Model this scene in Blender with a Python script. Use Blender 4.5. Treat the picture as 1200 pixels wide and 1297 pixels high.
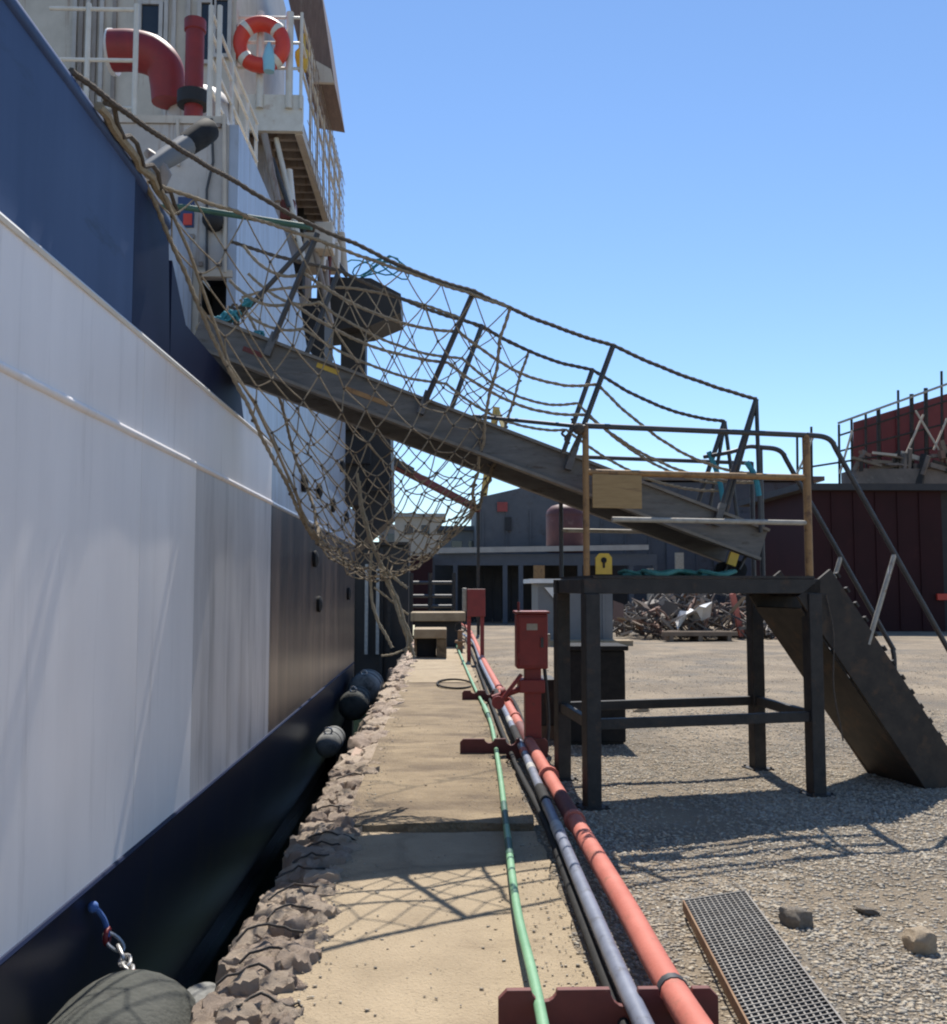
import bpy, bmesh, math, random
import numpy as np
from mathutils import Vector, Matrix, noise

random.seed(7); np.random.seed(7)
for o in list(bpy.data.objects): bpy.data.objects.remove(o)
S = bpy.context.scene
COL = S.collection

# ------------------------------------------------------------------ camera, sky, sun, exposure
H = 1.55; F = 1280.0
YAW = math.atan(40/1280.0); PITCH = math.atan(96.5/1280.0)
cd = bpy.data.cameras.new('camera'); cam = bpy.data.objects.new('camera', cd); COL.objects.link(cam)
cam.location = (0, 0, H); cam.rotation_euler = (math.pi/2+PITCH, 0, -YAW)
cd.sensor_fit = 'HORIZONTAL'; cd.sensor_width = 36; cd.lens = 36*F/1200
cd.clip_start = 0.05; cd.clip_end = 3000
S.camera = cam
S.render.resolution_x = 947; S.render.resolution_y = 1024
SUN = Vector((0.03, 0.62, 1.0)).normalized()
sd = bpy.data.lights.new('sun', 'SUN'); sun = bpy.data.objects.new('sun', sd); COL.objects.link(sun)
sd.energy = 5.0; sd.angle = math.radians(0.4); sd.color = (1.0, 0.95, 0.87)
sun.rotation_euler = SUN.to_track_quat('Z', 'Y').to_euler(); sun.location = SUN*60
W = bpy.data.worlds.new('World'); S.world = W; W.use_nodes = True
wn = W.node_tree.nodes; wl = W.node_tree.links
bg = wn['Background']; sky = wn.new('ShaderNodeTexSky'); sky.sky_type = 'NISHITA'
sky.sun_disc = False; sky.sun_elevation = math.asin(SUN.z); sky.sun_rotation = math.atan2(SUN.x, SUN.y)
sky.air_density = 1.0; sky.dust_density = 0.0; sky.ozone_density = 6.0
wl.new(sky.outputs[0], bg.inputs[0]); bg.inputs[1].default_value = 0.118
S.view_settings.view_transform = 'Standard'; S.view_settings.look = 'None'
S.render.filter_size = 1.9
try: S.cycles.filter_width = 2.1
except Exception: pass
S.view_settings.exposure = 0.5; S.view_settings.gamma = 1.0
try: S.view_settings.use_curve_mapping = False
except Exception: pass

# ------------------------------------------------------------------ helpers
_f = Vector((math.sin(YAW)*math.cos(PITCH), math.cos(YAW)*math.cos(PITCH), math.sin(PITCH)))
_r = Vector((math.cos(YAW), -math.sin(YAW), 0)); _u = _r.cross(_f)
def ray(px, py): return _f + _r*((px-600)/F) + _u*((648.5-py)/F)
C0 = Vector((0, 0, H))
def at(px, py, Y): d = ray(px, py); return C0 + d*(Y/d.y)          # where a sight line meets the depth Y
def gz(px, py, z=0.0): d = ray(px, py); return C0 + d*((z-H)/d.z)
def ax(px, py, X): d = ray(px, py); return C0 + d*(X/d.x)
V = Vector
ORIG = {}

class MB:
    def __init__(s): s.v = []; s.f = []
    def add(s, vs, fs):
        n = len(s.v); s.v += [tuple(p) for p in vs]; s.f += [tuple(i+n for i in f) for f in fs]; return s
    def hexa(s, p):       # 8 points: bottom 4 ccw, top 4 ccw
        return s.add(p, [(3,2,1,0),(4,5,6,7),(0,1,5,4),(1,2,6,5),(2,3,7,6),(3,0,4,7)])
    def obox(s, o, a, b, c):
        o, a, b, c = V(o), V(a), V(b), V(c)
        return s.hexa([o, o+a, o+a+b, o+b, o+c, o+a+c, o+a+b+c, o+b+c])
    def box(s, x0, x1, y0, y1, z0, z1):
        return s.obox((x0,y0,z0), (x1-x0,0,0), (0,y1-y0,0), (0,0,z1-z0))
    def bar(s, p, q, w, h, up=(0,0,1)):
        p, q, up = V(p), V(q), V(up); d = (q-p).normalized()
        sd_ = d.cross(up)
        if sd_.length < 1e-4: sd_ = d.cross(V((1,0,0)))
        sd_.normalize(); u2 = sd_.cross(d).normalized()
        a = sd_*w; b = u2*h
        return s.obox(p-a/2-b/2, a, q-p, b) if a.cross(q-p).dot(b) > 0 else s.obox(p+a/2-b/2, -a, q-p, b)
    def tube(s, pts, r, n=8, cap=True, closed=False):
        pts = [V(p) for p in pts]; m = len(pts); rr = r if isinstance(r, (list, tuple)) else [r]*m
        vs = []; fs = []; prev = None
        for i, p in enumerate(pts):
            if closed: t = pts[(i+1) % m]-pts[i-1]
            else: t = (pts[min(i+1, m-1)]-pts[max(i-1, 0)])
            t = t.normalized() if t.length > 1e-9 else V((0,0,1))
            if prev is None:
                a = V((0,0,1)) if abs(t.z) < .9 else V((1,0,0)); nn = t.cross(a).normalized()
            else:
                nn = prev-t*prev.dot(t)
                nn = nn.normalized() if nn.length > 1e-6 else t.orthogonal().normalized()
            prev = nn; bb = t.cross(nn)
            for k in range(n):
                a = 2*math.pi*k/n; vs.append(p+(nn*math.cos(a)+bb*math.sin(a))*rr[i])
        for i in range(m if closed else m-1):
            j = (i+1) % m
            for k in range(n):
                fs.append((i*n+k, i*n+(k+1) % n, j*n+(k+1) % n, j*n+k))
        if cap and not closed:
            fs.append(tuple(range(n-1, -1, -1))); fs.append(tuple((m-1)*n+k for k in range(n)))
        return s.add(vs, fs)
    def prism(s, poly, e):
        e = V(e); poly = [V(p) for p in poly]; n = len(poly)
        fs = [tuple(range(n-1, -1, -1)), tuple(range(n, 2*n))]+[(i, (i+1) % n, (i+1) % n+n, i+n) for i in range(n)]
        return s.add(poly+[p+e for p in poly], fs)
    def lathe(s, prof, o, axis=(0,0,1), n=20):
        o, axis = V(o), V(axis).normalized(); a = axis.orthogonal().normalized(); b = axis.cross(a)
        vs = []; fs = []
        for (r, h) in prof:
            for k in range(n):
                t = 2*math.pi*k/n; vs.append(o+axis*h+(a*math.cos(t)+b*math.sin(t))*r)
        for i in range(len(prof)-1):
            for k in range(n): fs.append((i*n+k, i*n+(k+1) % n, (i+1)*n+(k+1) % n, (i+1)*n+k))
        fs.append(tuple(range(n-1, -1, -1))); fs.append(tuple((len(prof)-1)*n+k for k in range(n)))
        return s.add(vs, fs)
    def sphere(s, c, r, n=6, m=4):
        prof = [(max(1e-4, r*math.sin(math.pi*i/m)), -r*math.cos(math.pi*i/m)) for i in range(m+1)]
        return s.lathe(prof, c, (0,0,1), n)
    def build(s, name, mat, parent=None, origin=None, smooth=False, bevel=0, kind=None, label=None, fixn=True):
        if parent is not None: og = ORIG[parent.name]
        elif origin is not None: og = V(origin)
        else:
            a = np.array(s.v); mn = a.min(0); mx = a.max(0); og = V(((mn[0]+mx[0])/2, (mn[1]+mx[1])/2, mn[2]))
        me = bpy.data.meshes.new(name)
        me.from_pydata([(p[0]-og.x, p[1]-og.y, p[2]-og.z) for p in s.v], [], s.f)
        if fixn:
            bm = bmesh.new(); bm.from_mesh(me); bmesh.ops.recalc_face_normals(bm, faces=bm.faces); bm.to_mesh(me); bm.free()
        if smooth:
            me.polygons.foreach_set('use_smooth', [True]*len(me.polygons))
        me.materials.append(mat)
        o = bpy.data.objects.new(name, me); COL.objects.link(o)
        if parent is not None: o.parent = parent
        else: o.location = og
        ORIG[o.name] = og
        if smooth:
            try: me.set_sharp_from_angle(angle=math.radians(50))
            except Exception: pass
        if bevel:
            b = o.modifiers.new('bevel', 'BEVEL'); b.width = bevel; b.segments = 2; b.limit_method = 'ANGLE'
        if kind: o['kind'] = kind
        if label: o['label'] = label
        return o

def tag(o, label, cat, group=None, kind=None):
    o['label'] = label; o['category'] = cat
    if group: o['group'] = group
    if kind: o['kind'] = kind
    return o
def thing(name, loc, label, cat, group=None):
    o = bpy.data.objects.new(name, None); COL.objects.link(o); o.location = loc; o.empty_display_size = .1
    ORIG[o.name] = V(loc); return tag(o, label, cat, group)
def copy_tree(o, parent=None):
    c = o.copy(); COL.objects.link(c)
    if parent is not None: c.parent = parent
    for ch in list(o.children): copy_tree(ch, c)
    return c
def clone(o, loc, rz, label):
    c = copy_tree(o); c.location = loc; c.rotation_euler = (0, 0, rz); c['label'] = label; return c
def rope(pts, r, n=7, step=.03, wob=0, amp=.16):
    pts = [V(p) for p in pts]; out = [pts[0]]; 
    for i in range(len(pts)-1):
        k = max(1, int((pts[i+1]-pts[i]).length/step))
        out += [pts[i].lerp(pts[i+1], (j+1)/k) for j in range(k)]
    if wob: out = [p+noise.noise_vector(p*5)*wob for p in out]
    return MB().tube(out, [r*(1+amp*(-1)**i) for i in range(len(out))], n)
def sag(p, q, s, n=8):
    p, q = V(p), V(q); return [p.lerp(q, i/n)-V((0,0,s*4*(i/n)*(1-i/n))) for i in range(n+1)]
def spline(pts, n=6):
    pts = [V(p) for p in pts]; P = [pts[0]*2-pts[1]]+pts+[pts[-1]*2-pts[-2]]; out = []
    for i in range(1, len(P)-2):
        for k in range(n):
            t = k/n; a, b, c, d = P[i-1], P[i], P[i+1], P[i+2]
            out.append(.5*((2*b)+(c-a)*t+(2*a-5*b+4*c-d)*t*t+(3*b-a-3*c+d)*t*t*t))
    out.append(pts[-1]); return out

def mat(name, c1, c2=None, scale=6, rough=.6, metal=0, bump=0, bscale=60, stain=None, stain_amt=.5, stain_scale=3,
        stretch=(1,1,1), stretch2=None, spec=.5, island=None, lo=.35, hi=.65, coat=0, cracks=None):
    m = bpy.data.materials.new(name); m.use_nodes = True; nt = m.node_tree; N = nt.nodes; L = nt.links
    b = N['Principled BSDF']; b.inputs['Roughness'].default_value = rough; b.inputs['Metallic'].default_value = metal
    b.inputs['Specular IOR Level'].default_value = spec
    if coat: b.inputs['Coat Weight'].default_value = coat; b.inputs['Coat Roughness'].default_value = .15
    tc = N.new('ShaderNodeTexCoord'); mp = N.new('ShaderNodeMapping'); L.new(tc.outputs['Object'], mp.inputs[0])
    mp.inputs['Scale'].default_value = stretch
    c2 = c2 or tuple(x*.75 for x in c1)
    nz = N.new('ShaderNodeTexNoise'); nz.inputs['Scale'].default_value = scale; nz.inputs['Detail'].default_value = 8
    nz.inputs['Roughness'].default_value = .65
    L.new(mp.outputs[0], nz.inputs['Vector'])
    rp = N.new('ShaderNodeValToRGB'); L.new(nz.outputs['Fac'], rp.inputs[0])
    rp.color_ramp.elements[0].position = lo; rp.color_ramp.elements[1].position = hi
    rp.color_ramp.elements[0].color = (*c1, 1); rp.color_ramp.elements[1].color = (*c2, 1)
    out = rp.outputs[0]
    if stain:
        mp2 = N.new('ShaderNodeMapping'); L.new(tc.outputs['Object'], mp2.inputs[0])
        mp2.inputs['Scale'].default_value = stretch2 or stretch; mp2.inputs['Location'].default_value = (3.1, 1.7, 5.3)
        n2 = N.new('ShaderNodeTexNoise'); n2.inputs['Scale'].default_value = stain_scale; n2.inputs['Detail'].default_value = 10
        n2.inputs['Roughness'].default_value = .7; L.new(mp2.outputs[0], n2.inputs['Vector'])
        r2 = N.new('ShaderNodeMapRange'); L.new(n2.outputs['Fac'], r2.inputs[0])
        th = .72-.4*stain_amt
        r2.inputs[1].default_value = th; r2.inputs[2].default_value = th+.16
        mx = N.new('ShaderNodeMix'); mx.data_type = 'RGBA'
        L.new(r2.outputs[0], mx.inputs[0]); L.new(out, mx.inputs[6]); mx.inputs[7].default_value = (*stain, 1)
        out = mx.outputs[2]
    if island:
        g = N.new('ShaderNodeNewGeometry'); r3 = N.new('ShaderNodeValToRGB')
        L.new(g.outputs['Random Per Island'], r3.inputs[0]); cr = r3.color_ramp
        cr.interpolation = 'CONSTANT'
        while len(cr.elements) < len(island): cr.elements.new(.5)
        for i, c in enumerate(island):
            cr.elements[i].position = i/len(island); cr.elements[i].color = (*c, 1)
        mx = N.new('ShaderNodeMix'); mx.data_type = 'RGBA'; mx.inputs[0].default_value = .72
        L.new(out, mx.inputs[6]); L.new(r3.outputs[0], mx.inputs[7]); out = mx.outputs[2]
    if cracks:
        wz = N.new('ShaderNodeTexNoise'); wz.inputs['Scale'].default_value = 2.5; wz.inputs['Detail'].default_value = 8
        L.new(tc.outputs['Object'], wz.inputs['Vector'])
        wa = N.new('ShaderNodeMix'); wa.data_type = 'RGBA'; wa.blend_type = 'LINEAR_LIGHT'; wa.inputs[0].default_value = .22
        L.new(tc.outputs['Object'], wa.inputs[6]); L.new(wz.outputs['Color'], wa.inputs[7])
        vo = N.new('ShaderNodeTexVoronoi'); vo.feature = 'DISTANCE_TO_EDGE'; vo.inputs['Scale'].default_value = cracks[0]
        L.new(wa.outputs[2], vo.inputs['Vector'])
        cr_ = N.new('ShaderNodeMapRange'); L.new(vo.outputs['Distance'], cr_.inputs[0])
        cr_.inputs[1].default_value = .004; cr_.inputs[2].default_value = .016; cr_.inputs[3].default_value = cracks[1]; cr_.inputs[4].default_value = 1
        mx = N.new('ShaderNodeMix'); mx.data_type = 'RGBA'; mx.blend_type = 'MULTIPLY'; mx.inputs[0].default_value = 1
        L.new(out, mx.inputs[6]); L.new(cr_.outputs[0], mx.inputs[7]); out = mx.outputs[2]
        sp_ = N.new('ShaderNodeTexVoronoi'); sp_.inputs['Scale'].default_value = 38; L.new(tc.outputs['Object'], sp_.inputs['Vector'])
        s2_ = N.new('ShaderNodeMapRange'); L.new(sp_.outputs['Distance'], s2_.inputs[0])
        s2_.inputs[1].default_value = .10; s2_.inputs[2].default_value = .22; s2_.inputs[3].default_value = .62; s2_.inputs[4].default_value = 1
        mx = N.new('ShaderNodeMix'); mx.data_type = 'RGBA'; mx.blend_type = 'MULTIPLY'; mx.inputs[0].default_value = .8
        L.new(out, mx.inputs[6]); L.new(s2_.outputs[0], mx.inputs[7]); out = mx.outputs[2]
    L.new(out, b.inputs['Base Color'])
    if bump:
        n4 = N.new('ShaderNodeTexNoise'); n4.inputs['Scale'].default_value = bscale; n4.inputs['Detail'].default_value = 6
        L.new(mp.outputs[0], n4.inputs['Vector'])
        bp = N.new('ShaderNodeBump'); bp.inputs['Strength'].default_value = min(1, bump); bp.inputs['Distance'].default_value = .02
        L.new(n4.outputs['Fac'], bp.inputs['Height']); L.new(bp.outputs[0], b.inputs['Normal'])
    return m

RUST = (.11, .05, .025)
M = {}
M['ground'] = mat('gravel_ground', (.285, .225, .155), (.175, .138, .096), .55, .95, bump=1, bscale=80, stain=(.13, .115, .095), stain_amt=.55, stain_scale=.8, lo=.38, hi=.6, cracks=(.01, 1))
M['gravel'] = mat('gravel_stone', (.37, .315, .24), (.30, .26, .205), 30, .95, spec=.2, island=[(.43,.36,.27),(.33,.30,.25),(.25,.23,.20),(.50,.43,.33),(.37,.33,.27),(.50,.46,.38),(.36,.285,.20),(.29,.27,.245),(.40,.335,.25)])
M['concrete'] = mat('quay_concrete', (.385, .30, .195), (.305, .235, .15), 2.2, .92, bump=.7, bscale=90, stain=(.235, .175, .11), stain_amt=.5, stain_scale=1.3, stretch2=(.8, 1.5, 1), cracks=(.3, .82))
M['concrete_dirty'] = mat('worn_concrete', (.285, .215, .13), (.185, .135, .08), 1.8, .92, bump=1, bscale=45, stain=(.115, .08, .048), stain_amt=.62, stain_scale=1.3, stretch2=(.6, 1.2, 1), cracks=(.6, .62))
M['coping'] = mat('coping_stone', (.46, .355, .275), (.34, .255, .19), 10, .95, bump=1, bscale=60, stain=(.13, .095, .07), stain_amt=.42, stain_scale=16, island=[(.56,.425,.32),(.46,.36,.28),(.47,.335,.255),(.58,.465,.35),(.38,.29,.23)])
M['wall_dark'] = mat('quay_wall', (.07, .06, .05), (.12, .10, .08), 3, .9, bump=.6)
M['steel'] = mat('weathered_dark_steel', (.024, .0225, .0215), (.043, .038, .035), 9, .6, spec=.3, bump=.15, stain=(.085, .05, .032), stain_amt=.42, stain_scale=7)
M['stairsteel'] = mat('brown_stair_steel', (.026, .0225, .02), (.048, .039, .032), 8, .65, spec=.3, stain=(.085, .052, .032), stain_amt=.48, stain_scale=6)
M['rail_dark'] = mat('dark_rail_paint', (.035, .037, .042), (.06, .06, .062), 10, .5, metal=.1, stain=(.10, .05, .025), stain_amt=.35, stain_scale=12)
M['rail_pale'] = mat('worn_pale_rail', (.42, .39, .33), (.30, .27, .22), 14, .6, stain=(.2, .1, .05), stain_amt=.4, stain_scale=15)
M['yellow'] = mat('worn_yellow_rail', (.36, .20, .075), (.26, .145, .06), 12, .65, stain=(.11, .055, .03), stain_amt=.5, stain_scale=11)
M['yellow_sign'] = mat('yellow_sign', (.62, .40, .03), (.5, .32, .04), 10, .5)
M['plywood'] = mat('plywood', (.38, .25, .11), (.30, .19, .08), 5, .75, stretch=(1, 1, 9), stain=(.19, .115, .055), stain_amt=.36)
M['alu'] = mat('gangway_aluminium', (0.0975, 0.0938, 0.09), (0.15, 0.143, 0.135), 4, .6, metal=.2, stain=(0.0562, 0.0413, 0.0285), stain_amt=.42, stain_scale=5, stretch=(1, 1, 5))
M['alu_top'] = mat('gangway_tread', (0.21, 0.189, 0.161), (0.154, 0.14, 0.119), 8, .7, stain=(0.098, 0.063, 0.035), stain_amt=.4)
M['rope'] = mat('old_rope', (.42, .34, .235), (.28, .22, .15), 40, .95, bump=.8, bscale=220)
M['rope_dark'] = mat('dark_rope', (.085, .07, .056), (.15, .12, .095), 50, .95, bump=.8, bscale=220)
M['rope_green'] = mat('green_rope', (.06, .22, .17), (.12, .30, .24), 30, .9)
M['rope_teal'] = mat('teal_rope', (.03, .20, .26), (.06, .28, .34), 30, .9)
M['rope_pale'] = mat('pale_rope', (0.468, 0.391, 0.272), (0.357, 0.289, 0.196), 40, .95, bump=.8, bscale=220)
M['hullwhite'] = mat('hull_white_paint', (.86, .805, .775), (.79, .74, .715), 1.2, .45, spec=.3, stretch=(1, 2.5, .5), stain=(.68, .63, .605), stain_amt=.4, stain_scale=2.2, stretch2=(1, 3.5, .22))
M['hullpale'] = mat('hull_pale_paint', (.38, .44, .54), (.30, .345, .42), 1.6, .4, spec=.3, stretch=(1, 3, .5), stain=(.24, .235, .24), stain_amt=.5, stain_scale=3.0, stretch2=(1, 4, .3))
M['hullblue'] = mat('hull_blue_paint', (.034, .058, .135), (.05, .08, .17), 1.0, .5, spec=.22, stretch=(1, 2, .3), stain=(.016, .024, .048), stain_amt=.36, stain_scale=1.5, stretch2=(1, .6, 2.2))
M['hullnavy'] = mat('hull_navy_paint', (.0085, .0145, .043), (.012, .019, .052), 2, .6, spec=.15)
M['hullstreaked'] = mat('hull_grey_streaked', (.60, .565, .55), (.47, .44, .43), 1.3, .45, spec=.3, stretch=(1, 2.2, .35), stain=(.33, .31, .30), stain_amt=.52, stain_scale=1.8, stretch2=(1, 2.6, .2))  # greyer streaked tone for the lower plating
M['boot'] = mat('boot_top_paint', (.011, .014, .032), (.015, .017, .034), 2, .33, stain=(.04, .032, .03), stain_amt=.42, stain_scale=2.0, stretch2=(1, 1.6, .4))
M['hullblack'] = mat('hull_black_paint', (.03, .028, .032), (.065, .053, .05), 2, .3, stretch=(1, 2, .2), stain=(.17, .12, .095), stain_amt=.6, stain_scale=1.5, stretch2=(1, 1.6, .12), lo=.42, hi=.56)  # brown stain layer paints warm reflections as streaks on the black
M['housewhite'] = mat('deckhouse_white', (.52, .49, .46), (.41, .38, .35), 3, .5, stain=(.26, .165, .105), stain_amt=.42, stain_scale=2.6, stretch2=(5, 5, .3))
M['housebeige'] = mat('deckhouse_beige', (.58, .52, .44), (.47, .42, .35), 3, .5, stain=(.30, .19, .12), stain_amt=.36, stain_scale=2.6, stretch2=(5, 5, .3))
M['housebrown'] = mat('deckhouse_grey_brown', (.30, .26, .23), (.22, .185, .16), 3, .55, stain=(.16, .09, .055), stain_amt=.5, stain_scale=4, stretch2=(3, 3, .5))
M['wingbrown'] = mat('wing_brown', (.19, .125, .10), (.13, .088, .07), 6, .6, stretch=(6, 1, .6), stain=(.25, .2, .17), stain_amt=.35)
M['railwhite'] = mat('ship_rail_white', (0.648, 0.63, 0.576), (0.558, 0.531, 0.468), 8, .45, stain=(0.315, 0.18, 0.09), stain_amt=.25)
M['dark'] = mat('dark_interior', (.012, .013, .016), (.018, .018, .02), 4, .7)  # near-black: painted shade of openings and gaps, plus plain dark parts
M['glass'] = mat('dark_window', (.02, .026, .035), (.03, .036, .045), 4, .08)
M['red'] = mat('red_paint', (.25, .024, .024), (.19, .02, .021), 5, .55, stain=(.10, .035, .03), stain_amt=.38, stain_scale=5)
M['oxide'] = mat('oxide_red', (.27, .035, .03), (.20, .028, .026), 6, .55, stain=(.11, .04, .03), stain_amt=.4, stain_scale=7)
M['tank'] = mat('tank_brown_red', (.115, .034, .03), (.085, .027, .025), 3, .6, stain=(.20, .11, .09), stain_amt=.36, stain_scale=2)
M['plate_red'] = mat('faded_red_steel', (0.149, 0.036, 0.0306), (0.108, 0.0288, 0.0252), 7, .7, stain=(0.27, 0.207, 0.153), stain_amt=.22, stain_scale=12)
M['salmon'] = mat('salmon_pipe', (0.528, 0.168, 0.124), (0.432, 0.128, 0.092), 5, .65, stain=(0.264, 0.12, 0.08), stain_amt=.42, stain_scale=7, spec=.3, bump=.1)
M['greypipe'] = mat('grey_pipe', (0.212, 0.23, 0.289), (0.145, 0.157, 0.204), 6, .45, stain=(0.0765, 0.0723, 0.0765), stain_amt=.42, stain_scale=10)
M['greyband'] = mat('pipe_tape_pale', (.46, .45, .42), (.3, .29, .28), 12, .6)
M['black'] = mat('black_rubber', (.018, .018, .019), (.03, .029, .028), 12, .8, spec=.2)
M['hosegreen'] = mat('green_hose', (0.152, 0.32, 0.176), (0.208, 0.384, 0.224), 7, .5, stain=(0.32, 0.336, 0.216), stain_amt=.32, stain_scale=6)
M['hosedark'] = mat('dark_green_hose', (.03, .09, .06), (.05, .12, .08), 7, .5)
M['fender'] = mat('fender_rubber', (.055, .058, .05), (.085, .085, .073), 4, .85, spec=.25, bump=.5, bscale=40, stain=(.03, .03, .028), stain_amt=.5, stain_scale=3)
M['fenderpale'] = mat('fender_pale', (.26, .26, .245), (.15, .15, .14), 4, .85, spec=.25, stain=(.06, .06, .055), stain_amt=.55, stain_scale=4)
M['chain'] = mat('galvanised_chain', (.55, .54, .52), (.40, .38, .35), 20, .4, metal=.6)
M['blue_rope'] = mat('blue_rope', (.05, .12, .33), (.08, .16, .4), 30, .8)
M['orange'] = mat('lifebuoy_orange', (0.612, 0.054, 0.027), (0.54, 0.045, 0.027), 6, .5)
M['cyan'] = mat('pale_blue_plastic', (.28, .55, .66), (.24, .5, .6), 6, .4)
M['grating'] = mat('galvanised_grating', (0.212, 0.2, 0.183), (0.145, 0.132, 0.119), 10, .55, metal=.35, stain=(0.111, 0.0638, 0.034), stain_amt=.3, stain_scale=6)
M['gratingrust'] = mat('rusty_grating_edge', (.26, .155, .08), (.17, .09, .045), 9, .8)
M['rock'] = mat('grey_rock', (.36, .31, .25), (.25, .215, .175), 8, .95, bump=1, bscale=40)
M['paleRock'] = mat('pale_rock', (0.429, 0.343, 0.242), (0.359, 0.281, 0.195), 8, .95, bump=.7, bscale=40)
M['shed_grey'] = mat('shed_grey', (.085, .095, .115), (.07, .078, .095), 2, .7, stain=(.05, .05, .055), stain_amt=.3)
M['shed_dark'] = mat('shed_dark', (.03, .03, .034), (.045, .042, .042), 2, .8)
M['roof_pale'] = mat('pale_roof_sheet', (.40, .37, .335), (.32, .295, .265), 2, .6)
M['hullgrey'] = mat('grey_steel_block', (.062, .068, .08), (.085, .088, .098), 1.2, .65, stain=(.05, .04, .036), stain_amt=.42, stain_scale=1.5)
M['oxwall'] = mat('oxide_wall', (.036, .010, .0115), (.028, .009, .010), 1, .7, spec=.2, stain=(.055, .018, .016), stain_amt=.3, stain_scale=1)
M['oxhull'] = mat('oxide_hull', (0.21, 0.0375, 0.0345), (0.15, 0.03, 0.03), .8, .7, stain=(0.0825, 0.0263, 0.0263), stain_amt=.42, stain_scale=.9, stretch2=(2.5, 1, .6))
M['kiosk'] = mat('kiosk_grey', (.17, .175, .18), (.14, .145, .15), 2, .6)
M['whitepaint'] = mat('white_paint', (0.741, 0.731, 0.703), (0.665, 0.655, 0.627), 3, .5)
M['scrap'] = mat('rusty_scrap', (.13, .10, .08), (.09, .07, .06), 3, .85, island=[(.17,.12,.09),(.09,.08,.07),(.26,.22,.18),(.11,.075,.055),(.24,.13,.09),(.06,.057,.055),(.36,.32,.27),(.20,.17,.14)])
M['timber'] = mat('weathered_timber', (0.216, 0.16, 0.112), (0.152, 0.112, 0.08), 4, .9)
M['craneyellow'] = mat('crane_yellow', (.50, .36, .12), (.42, .29, .08), 3, .6)
M['rubble'] = mat('scaffold_deck', (0.208, 0.16, 0.132), (0.128, 0.104, 0.088), 1.5, .9, stain=(0.304, 0.24, 0.192), stain_amt=.35, stain_scale=2)
M['beigefar'] = mat('far_plaster', (.50, .42, .33), (.44, .37, .29), 1, .8)
M['caisson'] = mat('caisson_black', (.02, .02, .022), (.032, .03, .03), 1.5, .6, stain=(.06, .04, .03), stain_amt=.35)
# water
wm = bpy.data.materials.new('harbour_water'); wm.use_nodes = True
b = wm.node_tree.nodes['Principled BSDF']; b.inputs['Base Color'].default_value = (.012, .022, .014, 1); b.inputs['Roughness'].default_value = .12
n_ = wm.node_tree.nodes.new('ShaderNodeTexNoise'); n_.inputs['Scale'].default_value = 3
bp_ = wm.node_tree.nodes.new('ShaderNodeBump'); bp_.inputs['Strength'].default_value = .3; bp_.inputs['Distance'].default_value = .05
wm.node_tree.links.new(n_.outputs['Fac'], bp_.inputs['Height']); wm.node_tree.links.new(bp_.outputs[0], b.inputs['Normal'])
M['water'] = wm

# ------------------------------------------------------------------ ground, water, quay
def lin(a, b, st): return list(np.arange(a, b-1e-6, st))
xs = [-400, -150, -60, -20, -5, -0.72]+lin(-.4, 6, .1)+lin(6, 14, .5)+lin(14, 40, 4)+[40, 60, 120, 250, 500]
ys = [-25, -8]+lin(-2, 2.4, .5)+lin(2.4, 14, .1)+lin(14, 30, .5)+lin(30, 70, 5)+[70, 110, 200, 400, 1200]
def gh(x, y):
    if y > 40: return 0.0
    k = min(1, max(0, (x-.45)/.5))
    return -.03*(1-k)+k*(.016*noise.noise(V((x*1.3, y*1.3, 0)))+.007*noise.noise(V((x*6, y*6, 3)))+.018*noise.noise(V((x*.4, y*.4, 7))))
g = MB(); nx = len(xs)
gv = [(x, y, gh(x, y)) for y in ys for x in xs]; gf = []
for j in range(len(ys)-1):
    for i in range(nx-1):
        if xs[i+1] <= -.7 and ys[j+1] <= 70.01: continue
        gf.append((j*nx+i, j*nx+i+1, (j+1)*nx+i+1, (j+1)*nx+i))
used = sorted({i for f in gf for i in f}); rm = {o: n for n, o in enumerate(used)}
g.add([gv[i] for i in used], [tuple(rm[i] for i in f) for f in gf])
g.build('ground', M['ground'], origin=(0,0,0), smooth=True, kind='structure')
MB().add([(-400,-25,-1.7),(-.5,-25,-1.7),(-.5,70,-1.7),(-400,70,-1.7)], [(0,1,2,3)]).build('water', M['water'], origin=(0,0,-1.7), kind='structure')

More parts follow.
